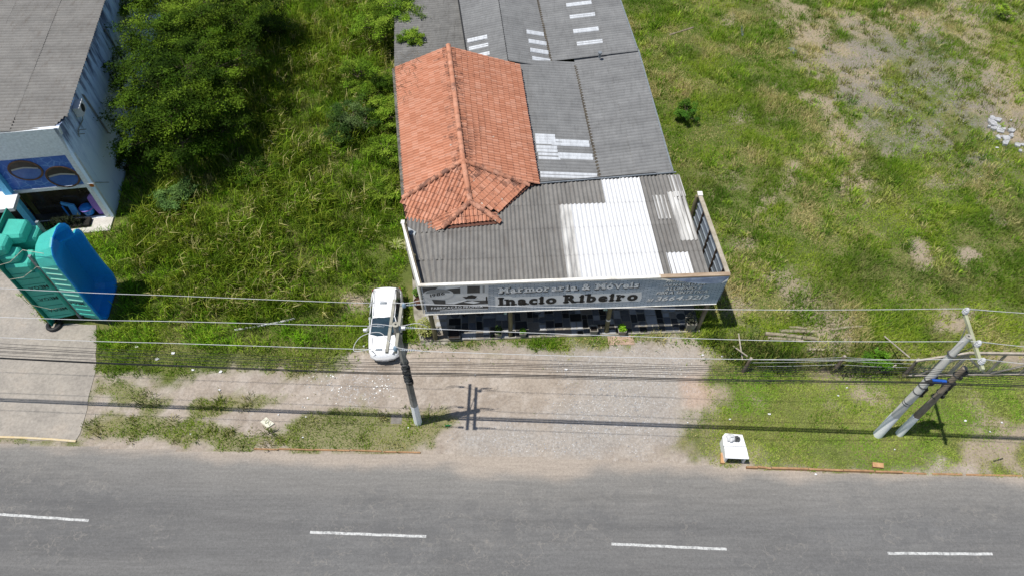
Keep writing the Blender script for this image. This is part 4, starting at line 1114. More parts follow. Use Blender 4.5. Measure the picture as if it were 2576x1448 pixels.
# things displayed in the window
m_toyb = simple('bright_blue_plastic', (.03, .26, .72), (.02, .2, .6), 2, .3); m_purp = simple('purple_float', (.22, .12, .46), (.3, .18, .52), 9, .5)
def WP(px, py, dep=-.3): 
    s, z = FF(px, py); return C0 + US * s + OUT * dep + Vector((0, 0, z))
sl_ = thing('toy_slide', WP(186, 545), 'small light blue plastic slide in the shop window', 'slide')
b0 = WP(190, 551); MB().prism([b0 + Vector((-.22, 0, 0)), b0 + Vector((.22, 0, 0)), b0 + Vector((.18, .05, .75)), b0 + Vector((-.5, .05, .95)), b0 + Vector((-.5, .05, .75)), b0 + Vector((-.2, .05, .65))], OUT * -.1).build('slide', simple('pale_blue_plastic', (.12, .42, .78), (.1, .36, .7), 2, .3), sl_)
MB().beam(b0 + Vector((-.42, -.05, 0)), b0 + Vector((-.42, -.05, .78)), .06, .06, up=(0, 1, 0)).build('ladder', m_toyb, sl_)
tb_ = thing('blue_tub', WP(220, 540), 'round blue plastic tub in the shop window', 'tub')
b0 = WP(222, 547, -.4); MB().lathe(b0, [(.28, 0), (.36, .42), (.40, .44), (.33, .46), (.20, .56)], 18).build('tub', m_toyb, tb_); MB().lathe(b0, [(.375, .40), (.40, .40), (.40, .45), (.37, .45)], 18).build('tub_rim', m_purp, tb_)
fl_ = thing('purple_float', WP(256, 540), 'purple inflatable mattress leaning inside the shop window', 'pool float')
b0 = WP(262, 545, -.35); MB().prism([b0 + US * a_ + Vector((0, 0, c_)) for a_, c_ in ((-.35, 0), (.30, 0), (.42, .6), (.40, 1.3), (.15, 1.55), (-.2, 1.35), (-.38, .7))], OUT * .12).build('float_body', m_purp, fl_)
m_can = simple('can_blue', (.02, .06, .2), (.03, .1, .3), 4, .4); m_lid = simple('can_yellow_lid', (.55, .40, .05), (.45, .3, .04), 3, .5)
for i in range(2):
    for j in range(3):
        b0 = WP(66 + i * 12, 563 - i * 2, -.35) + Vector((0, 0, .24 * j))
        t = thing('paint_can', b0, f"blue can with yellow lid, {('bottom', 'middle', 'top')[j]} of the stack {('away from', 'next to')[i]} the blue pillar", 'can', 'cans stacked in the window')
        MB().lathe(b0, [(.15, 0), (.15, .19)], 12).build('can', m_can, t); MB().lathe(b0, [(.15, .192), (.15, .225)], 12).build('lid', m_lid, t)
# awning box, doorstep slab, planter
aw = thing('light_box', P(20, 505, 2.6), 'white box awning above the shop entrance', 'awning')
MB().prism([P(-60, 480, 2.7), P(45, 486, 2.7), P(33, 524, 2.7), P(-60, 534, 2.7)], -.22).build('box', simple('white_enamel', .78, .72, 1, .4), aw)
fbox(.05, 2.6, -.02, .10, 0.0, 1.05, 'doorstep_slab', simple('pale_slab', '#cfcbc2', '#b7b2a8', 1, .9))
m_soil = simple('planter_soil', (.03, .025, .02), .015, 6, .95)
pt_ = thing('planter_bed', Q(2.6, -.4, 0), 'dark planter bed with spiky leaves at foot of the shop window', 'planter')
m = MB(); c = Q(2.7, 0, .16) + OUT * .35; m.box(c, US * 1.5, OUT * .30, (0, 0, .14)); m.build('bed', m_soil, pt_)
r_ = np.random.default_rng(3); cs = np.array([Q(r_.uniform(1.6, 3.2), 0, .5) + OUT * r_.uniform(.15, .6) for _ in range(260)]); cs[:, 2] = r_.uniform(.3, .75, 260)
leaf_mesh('foliage', cs, None, .42, m_leaf, tones(260, [(.015, .02, .012), (.03, .04, .02)], 4), pt_, asp=.14, seed=4, droop=.7)
# roof of the shop
for c_ in range(5):
    for r in range(21):
        s0, s1 = -.22 + c_ * 2.45, -.22 + (c_ + 1) * 2.45 + .05; d0, d1 = .02 + r * 1.06, .02 + (r + 1) * 1.06 + .04
        if c_ == 0 and r == 0: 
            q = [Q(.35, d0, 6.45), Q(s0 + .1, d1, 6.42), Q(s1, d1, 6.60), Q(s1, d0, 6.60)]
        else:
            zz = lambda s: 6.42 + .07 * (s + .22)
            q = [Q(s0, d0, zz(s0)), Q(s0, d1, zz(s0)), Q(s1, d1, zz(s1)), Q(s1, d0, zz(s1))]
        sheet(q, 'u', .26, .042, m_sheet, shop, (.012 if c_ else 0) + random.uniform(0, .01))
m_pipe = simple('grey_pvc_pipe', '#8f8f8d', '#6f6f6d', 3, .6)
def sidept(px, py, off=.06):
    nrm = Vector((NB.y, -NB.x, 0)); p = onplane(px, py, C0 + nrm * off, nrm); return p
for a, b in (((210, 240), (272, 335)), ((262, 72), (315, 160))):
    pa, pb = sidept(*a), sidept(*b); MB().tube([pa - Vector((.1, 0, -.05)), pa, pb], .055, 8).build('downpipe', m_pipe, shop)
MB().tube([sidept(240, 459), sidept(258, 459), sidept(258, 459) + Vector((.35, 0, 0))], .02, 5).build('wall_hook', m_pipe, shop)
pa = FQ(231, 466, .01); MB().box(pa, US * .18, OUT * .01, (0, 0, .13)).build('security_plate', simple('white_plate', .6, .55, 2, .5), shop)
MB().lathe(pa + OUT * .012, [(.02, 0), (.12, .004), (.12, .008)], 10, axis=OUT).build('orange_badge', simple('orange_badge', (.55, .18, .02), (.4, .1, .02), 9, .5), shop)
ac = thing('air_conditioner', sidept(205, 290), 'white air conditioner unit with black fan on the stained wall', 'air conditioner')
c = sidept(200, 272, .22); nrm = Vector((NB.y, -NB.x, 0)); m = MB(); m.box(c, NB * .40, nrm * .17, (0, 0, .27)); m.build('casing', simple('white_enamel_casing', .66, .56, 2, .5), ac)
MB().lathe(c + nrm * .172, [(.22, 0), (.22, .012), (.05, .02)], 20, axis=nrm).build('fan', m_black, ac)
MB().tube([c + Vector((0, 0, -.27)), c + Vector((-.12, -.1, -.7)), sidept(195, 330, .1), sidept(200, 345, .08)], .025, 6).build('hose', m_pipe, ac)
br = thing('wall_bracket', sidept(195, 335), 'empty metal bracket on stained wall below the air conditioner', 'bracket')
c = sidept(196, 338, .02); m = MB(); m.beam(c, c + nrm * .35, .03, .03); m.beam(c + NB * .35, c + NB * .35 + nrm * .35, .03, .03); m.beam(c, c + NB * .35, .03, .03); m.build('arm', m_pipe, br)

# ================================================================== POOL SHELLS standing on end
m_blue = simple('blue_gelcoat', (.03, .47, 1.0), (.028, .44, .98), 1.2, .28, spec=.5)
n_ = m_blue.node_tree; tr_ = n_.nodes.new('ShaderNodeBsdfTranslucent'); tr_.inputs[0].default_value = (.02, .30, .95, 1); mx_ = n_.nodes.new('ShaderNodeMixShader'); mx_.inputs[0].default_value = .45
n_.links.new(n_.nodes['Principled BSDF'].outputs[0], mx_.inputs[1]); n_.links.new(tr_.outputs[0], mx_.inputs[2]); n_.links.new(mx_.outputs[0], n_.nodes['Material Output'].inputs[0])
m_teal = simple('green_fibreglass', (.10, .64, .50), (.085, .56, .44), 1.5, .45, spec=.35)
for mt_ in (m_teal,):
    n_ = mt_.node_tree; tr_ = n_.nodes.new('ShaderNodeBsdfTranslucent'); tr_.inputs[0].default_value = (.25, .85, .8, 1); mx_ = n_.nodes.new('ShaderNodeMixShader'); mx_.inputs[0].default_value = .3
    n_.links.new(n_.nodes['Principled BSDF'].outputs[0], mx_.inputs[1]); n_.links.new(tr_.outputs[0], mx_.inputs[2]); n_.links.new(mx_.outputs[0], n_.nodes['Material Output'].inputs[0])
m_teal_d = simple('dark_green_rim', (.02, .25, .19), (.015, .20, .15), 2, .5)
PB0 = P(265, 805, .25); PW = (P(293, 715, .25) - PB0); PW.z = 0; PW.normalize(); PNX = Vector((PW.y, -PW.x, 0))   # PNX points +x, out of the open side
def pool_pt(w, z, dep=0.0): return Vector((PB0.x, PB0.y, 0)) + PW * w + Vector((0, 0, z)) + PNX * dep
K6 = lambda x, y: (x * .2062, 539.8 + y * .2062)
rim = []
for x, y in ((690,150),(740,105),(790,103),(840,135),(880,200),(905,235),(925,185),(960,172),(1000,200),(1100,360),(1250,560),(1380,710),(1425,800),(1430,880),(1412,950),(1385,1030),(1350,1150),(1330,1240),(1290,1290),(1240,1285),(1190,1230),(1040,1050),(860,820),(700,620),(640,500),(625,400),(640,280)):
    p = onplane(*K6(x, y), PB0, PNX); rim.append(((p - PB0).dot(PW), p.z))
cw = sum(q[0] for q in rim) / len(rim); cz = sum(q[1] for q in rim) / len(rim)
zlo = min(q[1] for q in rim); zhi = max(q[1] for q in rim)
def loop(kw_, kz_, dep, up=0.0, push=0.0):
    return [pool_pt(cw + (w - cw) * kw_, cz + up + (z - cz) * kz_, dep) for w, z in rim]
def ringfaces(m, a, b, mi):
    n = len(a)
    for i in range(n): m.add([a[i], a[(i + 1) % n], b[(i + 1) % n], b[i]], [(0, 1, 2, 3)], mi)
p1 = thing('pool_shell', pool_pt(cw, 0, -.5), 'blue pool shell standing on end with its open side facing the grass', 'pool shell')
m = MB(); l0, l1 = loop(1, 1, 0.0), loop(.90, .965, -.012); l2 = loop(.82, .91, -.50, -.1); l3 = loop(.72, .83, -.92, -.15)
ringfaces(m, l0, l1, 0); ringfaces(m, l1, l2, 0); ringfaces(m, l2, l3, 0); m.add(l3, [tuple(range(len(l3)))], 0)
m.build('inner_shell', m_blue, p1, smooth=False)
m = MB(); o0, o1, o2, o3 = loop(1, 1, -.02), loop(1.0, 1.0, -.10), loop(.95, .975, -.12), loop(.80, .86, -1.06, -.15)
ringfaces(m, l0, o0, 0); m.build('rim_edge', m_blue, p1)
m = MB(); ringfaces(m, o0, o1, 0); ringfaces(m, o1, o2, 0); ringfaces(m, o2, o3, 0); m.add(o3, [tuple(range(len(o3)))], 0); m.build('outer_hull', m_teal, p1)
# moulded steps and seat at the top of the inside
for (w0, w1, z0, z1, d0, d1) in ((.7, 1.2, 4.9, 5.3, -.70, -.45), (.7, 1.55, 4.45, 4.9, -.95, -.6)):
    c = pool_pt((w0 + w1) / 2, (z0 + z1) / 2, (d0 + d1) / 2)
    MB().box(c, PW * ((w1 - w0) / 2), PNX * ((d1 - d0) / 2), (0, 0, (z1 - z0) / 2)).build('step', m_blue, p1)
m_rib_lit = simple('sunlit_rib', (.30, .56, .46), (.2, .5, .4), 3, .4)  # hull green paled to paint sunlight onto the ribs
def hull_front(z, dep):                                      # w of the hull face towards the road at this height
    f = max(0, (-dep - .12) / .94); kw_ = .95 + (.80 - .95) * f; kz_ = .975 + (.86 - .975) * f; up = -.15 * f
    q = [(cw + (w - cw) * kw_, cz + up + (z_ - cz) * kz_) for w, z_ in rim]; best = 9
    for (w0, z0), (w1, z1) in zip(q, q[1:] + q[:1]):
        if (z0 - z) * (z1 - z) <= 0 and z0 != z1: best = min(best, w0 + (w1 - w0) * (z - z0) / (z1 - z0))
    return best
for i in range(13):
    z = zlo + .5 + i * .40
    if z > zhi - 1: break
    a, b = pool_pt(hull_front(z, -.16) - .015, z, -.16), pool_pt(hull_front(z, -.95) - .015, z - .02, -.95)
    MB().beam(a, b, .05, .05).build('rib', m_rib_lit if i > 3 else m_teal, p1)  # upper ribs get the painted sunlit tone, lower ones plain hull green
def mega(p0, xdir, ydir, size, parent, mat):
    m = MB(); x = 0
    for ch in 'MEGA':
        v, f = glyph(ch, .012); xs = [q[0] for q in v]; a = min(xs)
        m.add([p0 + xdir * ((q[0] - a + x) * size) + ydir * (q[1] * size) for q in v], f); x += max(xs) - a + .1
    return m.build('printed_letters', mat, parent)
m_let = simple('dark_green_print', (.01, .045, .035), (.012, .06, .045), 6, .6)
mega(pool_pt(hull_front(1.9, -.25) - .03, 2.0, -.25), (-PNX * .9 + PW * ((hull_front(1.9, -1.1) - hull_front(1.9, -.25)) / .95)), Vector((0, 0, -1)), .32, p1, m_let)

p2b = P(130, 815, .2)
p2 = thing('pool_shell', p2b, 'green underside of pool shell standing on end with steps and printed letters', 'pool shell')
def R2(w, z, dep): return Vector((p2b.x, p2b.y, 0)) + PW * w + Vector((0, 0, z)) + PNX * dep
def rbox(name, w0, w1, z0, z1, d0, d1, mat, taper=.06):
    """hull block narrowing away from the rim (d0 at the rim, d1 outside)"""
    a = [R2(w0, z0, d0), R2(w1, z0, d0), R2(w1, z1, d0), R2(w0, z1, d0)]
    t = taper; c = .12
    def oct_(w0_, w1_, z0_, z1_, d, cc_): return [R2(w0_ + cc_, z0_, d), R2(w1_ - cc_, z0_, d), R2(w1_, z0_ + cc_, d), R2(w1_, z1_ - cc_, d), R2(w1_ - cc_, z1_, d), R2(w0_ + cc_, z1_, d), R2(w0_, z1_ - cc_, d), R2(w0_, z0_ + cc_, d)]
    la = oct_(w0, w1, z0, z1, d0, c); lb = oct_(w0 + t, w1 - t, z0 + t, z1 - t, d1 - .08, c); lc = oct_(w0 + t + .08, w1 - t - .08, z0 + t + .08, z1 - t - .08, d1, c)
    m = MB(); ringfaces(m, la, lb, 0); ringfaces(m, lb, lc, 0); m.add(lc, [tuple(range(8))], 0); m.add(la, [tuple(range(8))], 0)
    return m.build(name, mat, p2, smooth=True)
rbox('hull', .08, 2.5, .35, 4.25, .10, 1.30, m_teal, .12)
rbox('hull_step', .10, 1.25, 3.95, 4.7, .10, 1.12, m_teal); rbox('hull_step', 1.3, 2.4, 3.95, 5.1, .10, 1.22, m_teal)
rbox('hull_step', .20, 1.0, 4.6, 5.2, .10, .80, m_teal); rbox('hull_step', 1.05, 2.3, 4.95, 5.65, .10, .95, m_teal)
rbox('hull_step', .25, 1.3, 5.1, 5.75, .10, .50, m_teal)
MB().prism([R2(-.08, .15, 0), R2(2.65, .15, 0), R2(2.65, 5.9, 0), R2(-.08, 5.9, 0)], PNX * .06).build('rim_flange', m_teal_d, p2)
MB().prism([R2(.12, .5, -.02), R2(2.4, .5, -.02), R2(2.4, 5.7, -.02), R2(.12, 5.7, -.02)], PNX * .01).build('inner_shell', m_blue, p2)
for i in range(9):
    z = .75 + i * .42; MB().beam(R2(.10, z, .14), R2(.19, z - .02, 1.15), .035, .03).build('rib', m_teal_d, p2)
for z in (1.3, 2.2, 3.1): mega(R2(.185, z, 1.18), (PNX * -1.0 + PW * -.10), Vector((0, 0, -1)), .32, p2, m_let)
mega(R2(1.5, 4.5, 1.235), PW, Vector((0, 0, 1)), .30, p2, m_let)
# display frame: two steel posts, timber wedges
rk = thing('display_rack', P(206, 800, 0), 'two steel posts with timber wedges propping the pool shells', 'rack')
pA = P(206, 800, 0)
for w_, top in ((0, 5.0), (1.75, 5.4)):
    a = pA + PW * w_; MB().beam(a, a + Vector((0, 0, top)), .13, .13, up=(0, 1, 0)).build('post', m_galv, rk)
m_brown = simple('brown_block', '#6d4c30', '#4d341f', 3, .9)
for z, dx in ((1.2, -.28), (1.2, .22), (3.3, -.28), (3.3, .22)):
    c = pA + Vector((dx, -.08, z)); MB().box(c, (.05, 0, 0), (0, .10, 0), (0, 0, .28)).build('wedge', m_brown, rk)
m_rope = simple('frayed_rope', '#cfc8b8', '#a39a88', 8, .9)
for za, zb in ((2.0, 1.2), (4.0, 4.3), (5.0, 5.5)):
    MB().tube([R2(-.1, za, .0), R2(-.1, (za + zb) / 2 - .05, .7), pA + Vector((0, -.08, zb)), pool_pt(-.05, zb + .1, -.3)], .012, 4).build('rope', m_rope, rk)
ty = thing('tyre', P(136, 818, 0), 'black tyre lying under the green pool shell', 'tyre')
c = P(136, 816, .12); m = MB(); n = 20
pts = [c + Vector((.30 * math.cos(2 * math.pi * i / n), .30 * math.sin(2 * math.pi * i / n), 0)) for i in range(n + 1)]
m.tube(pts, .10, 8, False); m.build('tyre_body', m_black, ty, smooth=True)

# ================================================================== CAR
CF = P(969, 905, .30); CR = P(972, 736, .95); CF.z = CR.z = 0
cy = (CF - CR).normalized(); cxv = Vector((-cy.y, cy.x, 0)) * -1        # cxv: car's right-hand x when y is forward
cc0 = CF - cy * 1.98 
car = thing('parked_car', cc0, 'white hatchback car parked on the grass beside the patio', 'car')
def C(x, y, z): return cc0 + cxv * x + cy * y + Vector((0, 0, z))
m_car = simple('white_car_paint', .80, .76, .8, .25, spec=.5); m_cgl = simple('car_glass', (.02, .035, .05), (.03, .06, .075), 1.4, .06, spec=.7)
m_csil = simple('silver_bumper', .45, .38, 2, .4); m_tyr = simple('tyre_rubber', .02, .03, 5, .8); m_lamp = simple('headlamp_glass', (.30, .33, .35), (.12, .13, .14), 6, .1, spec=.7); m_red = simple('tail_lamp', (.35, .02, .015), (.2, .01, .01), 6, .2)
st_ = [(-1.98, .62, .50, .80), (-1.92, .74, .42, .92), (-1.7, .80, .22, .96), (-1.2, .825, .20, .95), (-.4, .825, .20, .94), (.3, .825, .20, .93), (.85, .82, .20, .93), (1.1, .81, .20, .91), (1.45, .79, .20, .86), (1.7, .75, .22, .79), (1.86, .67, .28, .70), (1.95, .55, .32, .60), (1.98, .42, .36, .52)]
rows = []
for y, w, zb, zt in st_:
    h = zt - zb
    half = [(w * .86, zb), (w * .98, zb + h * .18), (w, zb + h * .45), (w * .985, zb + h * .78), (w * .90, zb + h * .93), (w * .62, zb + h * .985), (0, zt + .012)]
    rows.append([C(x, y, z) for x, z in half] + [C(-x, y, z) for x, z in half[-2::-1]])
m = MB().grid(rows); m.poly(rows[0]); m.poly(rows[-1]); m.build('body', m_car, car, smooth=True)
# greenhouse
gb = [(.95, .70, .925), (.10, .735, .935), (-1.0, .735, .945), (-1.78, .70, .955), (-1.93, .60, .95)]
gr = [(.20, .545, 1.40), (-.25, .575, 1.435), (-.95, .575, 1.43), (-1.58, .545, 1.385), (-1.66, .48, 1.36)]
MB().grid([[C(-x, y, z - .03) for y, x, z in gr], [C(-x * .5, y, z + .02) for y, x, z in gr], [C(0, y + (.03 if i == 0 else 0), z + .03) for i, (y, x, z) in enumerate(gr)], [C(x * .5, y, z + .02) for y, x, z in gr], [C(x, y, z - .03) for y, x, z in gr]]).build('roof', m_car, car, smooth=True)
MB().grid([[C(-gb[0][1], gb[0][0] - .12, .93), C(-.35, gb[0][0] + .02, .93), C(.35, gb[0][0] + .02, .93), C(gb[0][1], gb[0][0] - .12, .93)], [C(-gr[0][1], gr[0][0], 1.37), C(-.25, gr[0][0] + .03, 1.42), C(.25, gr[0][0] + .03, 1.42), C(gr[0][1], gr[0][0], 1.37)]]).build('windshield', m_cgl, car, smooth=True)
MB().grid([[C(-.62, -1.90, .97), C(0, -1.99, .97), C(.62, -1.90, .97)], [C(-.50, -1.64, 1.37), C(0, -1.68, 1.40), C(.50, -1.64, 1.37)]]).build('rear_window', m_cgl, car, smooth=True)
for s in (-1, 1):
    lo = [C(s * x, y, z) for y, x, z in ((.80, .72, .925), (.10, .745, .935), (-1.0, .745, .945), (-1.85, .66, .955))]; hi = [C(s * (x + .012), y, z - .035) for y, x, z in ((.20, .545, 1.40), (-.25, .575, 1.43), (-.95, .575, 1.43), (-1.62, .52, 1.375))]
    MB().grid([lo, hi]).build('side_window', m_cgl, car)
    MB().beam(C(s * .745, -.28, .93), C(s * .60, -.33, 1.40), .05, .09, up=cy).build('door_pillar', m_black, car)
    MB().prism([C(s * .665, -1.55, .96), C(s * .665, -1.88, .95), C(s * .52, -1.63, 1.37), C(s * .555, -1.50, 1.38)], cxv * (.015 * s)).build('rear_pillar', m_car, car)
    MB().tube([C(s * .70, .84, .935), C(s * .56, .21, 1.385)], .028, 6).build('front_pillar', m_car, car)
    MB().tube([C(s * .50, .10, 1.45), C(s * .51, -1.5, 1.42)], .012, 5).build('roof_rail', m_csil, car)
    mr = C(s * .93, .62, .98); MB().box(mr, cxv * .10, cy * .06, (0, 0, .07)).build('wing_mirror', m_car, car)
    MB().prism([C(s * .70, 1.58, .66), C(s * .74, 1.66, .62), C(s * .52, 1.93, .55), C(s * .38, 1.90, .62), C(s * .52, 1.74, .76)], (0, 0, .06)).build('headlight', m_lamp, car)
    MB().prism([C(s * .78, -1.80, .62), C(s * .66, -1.97, .62), C(s * .62, -1.96, .95), C(s * .735, -1.82, .96)], cy * -.03).build('tail_light', m_red, car)
    for y in (1.22, -1.28):
        wc = C(s * .70, y, .29); t_ = MB().lathe(wc - cxv * (.10 * s) * 1, [(.20, 0), (.29, .02), (.29, .18), (.20, .20)], 18, axis=cxv * s).build('wheel', m_tyr, car)
        MB().lathe(wc + cxv * (.09 * s), [(.19, 0), (.17, .02), (.05, .03)], 14, axis=cxv * s).build('rim', m_csil, t_)
MB().tube([C(-.66, 1.82, .47), C(-.40, 2.00, .46), C(0, 2.04, .46), C(.40, 2.00, .46), C(.66, 1.82, .47)], .085, 8).build('bumper', m_csil, car, smooth=True)
MB().box(C(0, 1.985, .33), cxv * .50, cy * .05, (0, 0, .06)).build('grille', m_black, car)
MB().box(C(0, 2.11, .46), cxv * .20, cy * .012, (0, 0, .055)).build('number_plate', simple('plate_grey', .5, .2, 14, .5), car)
m = MB(); hz = lambda y: .93 - max(0, y - .95) * .16
for a, b in (((-.60, 1.0), (-.50, 1.70)), ((.60, 1.0), (.50, 1.70)), ((-.50, 1.70), (.50, 1.70))): m.tube([C(a[0], a[1], hz(a[1]) + .006), C((a[0] + b[0]) / 2, (a[1] + b[1]) / 2, hz((a[1] + b[1]) / 2) + .012), C(b[0], b[1], hz(b[1]) + .002)], .008, 4)
m.build('bonnet_seam', m_black, car)
for s in (-1, 1):
    for y in (.62, -.30, -1.15): MB().tube([C(s * .832, y, .32), C(s * .83, y, .7), C(s * .775, y, .90)], .008, 4).build('door_seam', m_black, car)
    for y in (-.15, -.98): MB().beam(C(s * .835, y, .78), C(s * .835, y - .14, .78), .03, .02).build('door_handle', m_csil, car)
MB().tube([C(-.5, .88, .96), C(.02, .80, 1.0)], .012, 4).build('wiper', m_black, car); MB().tube([C(.0, .92, .96), C(.50, .84, .99)], .012, 4).build('wiper', m_black, car)
MB().prism([C(-.45, .50, .98), C(-.2, .50, .98), C(-.22, .40, 1.12), C(-.42, .40, 1.14)], cy * .02).build('seat_back', m_csil, car)
# ================================================================== UTILITY POLES AND CABLES
m_pconc = simple('pole_concrete', '#dfdcd5', '#cac7c0', 2.5, .9, stretch=(1, 1, .3)); m_pdark = simple('sooty_pole_concrete', '#b5b1a9', '#78746d', 2.2, .9, stretch=(1, 1, .35), lo=.3, hi=.6)
m_pwhite = simple('whitewash', .95, .92, 2, .85); m_armw = simple('concrete_crossarm', '#a8a597', '#88857a', 3, .9); m_armg = simple('pale_wood_crossarm', '#b5b79a', '#95977c', 3, .85, stretch=(1, .3, 1))
m_porc = simple('blue_grey_porcelain', '#8fa6b8', '#6c8496', 4, .25, spec=.5); m_pinw = simple('white_black_insulator', .6, .5, 4, .3)
m_cable = simple('black_cable', .022, .03, 2, .6); m_alu = simple('bare_aluminium_wire', .62, .5, 2, .35, metal=.0); m_band = simple('steel_band', .10, .07, 4, .5)
b1 = P(1052, 1062, 0) ; b2 = P(2208, 1092, 0); b3 = P(2262, 1090, 0)
def pole(base, h, r0, r1, zp, mat, label, nseg, wood=False):
    t = thing('utility_pole', base, label, 'utility pole')
    zs = [zp, zp + (h - zp) * .33, zp + (h - zp) * .66, h]
    rr = lambda z: r0 + (r1 - r0) * z / h
    MB().tube([base + Vector((0, 0, z)) for z in (-.1, zp * .5, zp)], [rr(0) + .004, rr(zp * .5) + .004, rr(zp) + .004], nseg).build('painted_base', m_pwhite, t, smooth=nseg > 8)
    MB().tube([base + Vector((random.uniform(-.03, .03) * wood, random.uniform(-.03, .03) * wood, z)) for z in zs], [rr(z) for z in zs], nseg).build('shaft', mat, t, smooth=nseg > 8)
    return t
up1 = pole(b1, 8.05, .185, .115, 1.75, m_pdark, 'sooty concrete utility pole with double crossarms beside the parked car', 8)
up2 = pole(b2, 8.15, .21, .12, 1.9, m_pconc, 'tall smooth grey concrete utility pole with white foot and single crossarm', 14)
up3 = pole(b3, 5.9, .17, .11, 1.75, simple('brown_timber_pole', '#a39787', '#7a6d5e', 3, .9, stretch=(1, 1, .3)), 'shorter brown timber utility pole with white foot and stacked cable brackets', 12, True)
MB().lathe(b1 + Vector((0, 0, 8.05)), [(.13, 0), (.13, .02)], 12).build('pole_cap', m_armw, up1); MB().lathe(b1 + Vector((0, 0, 8.073)), [(.04, 0), (.04, .004)], 10).build('cap_hole', m_black, up1)
MB().lathe(b2 + Vector((0, 0, 8.15)), [(.125, 0), (.125, .02)], 12).build('pole_cap', m_armw, up2); MB().lathe(b2 + Vector((0, 0, 8.173)), [(.035, 0), (.035, .004)], 10).build('cap_hole', m_black, up2)
ZA = 7.6
a1, a2 = (P(992.5, 754, ZA), P(973, 886, ZA)), (P(1011, 763, ZA), P(995, 886, ZA))
for a, b in (a1, a2): MB().beam(a, b, .11, .12).build('crossarm', m_armw, up1)
def pin(base, parent, mat, h=.24, r=.085, ribs=False):
    pr = [(r * .4, 0), (r, .05), (r * 1.05, .12), (r * .8, .2), (r * .55, h)]
    if ribs: pr = [(r * .5, 0), (r * 1.1, .03), (r * .75, .06), (r * 1.1, .09), (r * .75, .12), (r * 1.1, .15), (r * .75, .18), (r * .95, .22), (r * .5, .28)]
    return MB().lathe(base, pr, 12).build('insulator', mat, parent, smooth=not ribs)
arm2pts = [P(1017, 772, ZA + .06), P(1004, 829, ZA + .06), P(996, 880, ZA + .06)]
for q in arm2pts: pin(q, up1, m_porc)
pin(a2[1] + Vector((0, .06, .06)), up1, m_band, .12, .05)
MB().beam(b1 + Vector((-.2, 0, 7.45)), b1 + Vector((.2, 0, 7.45)), .05, .08).build('arm_bolt', m_band, up1)
MB().tube([b1 + Vector((0, 0, 6.9)), (a2[0] + a2[1]) / 2 + Vector((0, .7, -.05))], .02, 5).build('arm_brace', m_band, up1)
g0, g1 = P(2425, 783, ZA), P(2472, 930, ZA)
MB().beam(g0, g1, .11, .13).build('crossarm', m_armg, up2)
pins2 = [P(2426, 786, ZA + .07), P(2456, 868, ZA + .07), P(2466, 912, ZA + .07)]
for q in pins2: pin(q, up2, m_pinw, .3, .10, True)
MB().tube([b2 + Vector((0, 0, 7.2)), g0.lerp(g1, .22) + Vector((0, 0, -.06))], .02, 5).build('arm_brace', m_band, up2)
MB().tube([b2 + Vector((0, 0, 6.7)), g0.lerp(g1, .60) + Vector((0, 0, -.06))], .02, 5).build('arm_brace', m_band, up2)
def bands(base, parent, zs, r):
    for z in zs: MB().lathe(base + Vector((0, 0, z)), [(r, 0), (r + .012, .01), (r + .012, .05), (r, .06)], 12).build('steel_band', m_band, parent)
bands(b1, up1, (3.9, 4.2, 4.55, 4.9, 5.3), .172); bands(b2, up2, (3.0, 3.15, 4.0, 4.5, 5.0, 6.9), .172); bands(b3, up3, (3.5, 3.9, 4.3, 4.8, 5.3), .135)
def lumps(base, parent, z0, z1, r, n, seed):
    rr = random.Random(seed)
    for i in range(n):
        t = rr.uniform(-1.2, 1.2); z = rr.uniform(z0, z1); c = base + Vector((math.cos(t) * r, -abs(math.sin(t)) * r * .6 + rr.uniform(-.05, .05), z))
        MB().box(c, (rr.uniform(.03, .09), 0, 0), (0, rr.uniform(.04, .10), 0), (0, 0, rr.uniform(.04, .13))).build('clamp', m_black, parent)
lumps(b1, up1, 3.9, 5.2, .17, 6, 1); lumps(b2, up2, 3.6, 5.2, .2, 8, 2); lumps(b3, up3, 3.6, 5.7, .17, 14, 3)
bs = thing('splice_case', b2, 'blue cable splice case hanging between concrete and timber poles', 'splice case')
c0_ = onplane(2343, 958, b2 + Vector((0, -.25, 0)), Vector((0, 1, 0))); c1_ = onplane(2378, 960, b2 + Vector((0, -.25, 0)), Vector((0, 1, 0)))
MB().tube([c0_, c1_], .10, 10).build('case', simple('blue_plastic_case', (.03, .12, .5), (.02, .09, .4), 3, .4), bs, smooth=True)
for a, b in ((c0_, c0_ - Vector((.18, 0, 0))), (c1_, c1_ + Vector((.14, 0, 0)))): MB().tube([a, b], [.09, .04], 8).build('end_cap', m_black, bs)

WS = -0.042
def wp(px, py, yk):                                        # picture point on the vertical plane of a cable run
    nrm = Vector((-WS, 1, 0)).normalized(); return onplane(px, py, Vector((b1.x, yk, 0)), nrm)
def cable(name, pts, r, mat, label, cat, group, n=5):
    # smooth the run with a Catmull-Rom pass
    out = []
    for i in range(len(pts) - 1):
        p0, p1_, p2_, p3 = pts[max(i - 1, 0)], pts[i], pts[i + 1], pts[min(i + 2, len(pts) - 1)]
        for k_ in range(6):
            t = k_ / 6; out.append(.5 * ((2 * p1_) + (p2_ - p0) * t + (2 * p0 - 5 * p1_ + 4 * p2_ - p3) * t * t + (3 * p1_ - p0 - 3 * p2_ + p3) * t ** 3))
    out.append(pts[-1])
    return MB().tube(out, r, n).build(name, mat, None, smooth=True, label=label, cat=cat, group=group)
def ext(p, q, L): d = (p - q).normalized(); return p + d * L + Vector((0, 0, L * .02))
yk = [p.y for p in arm2pts]
sidew = ['nearest the shop', 'in the middle', 'nearest the road']
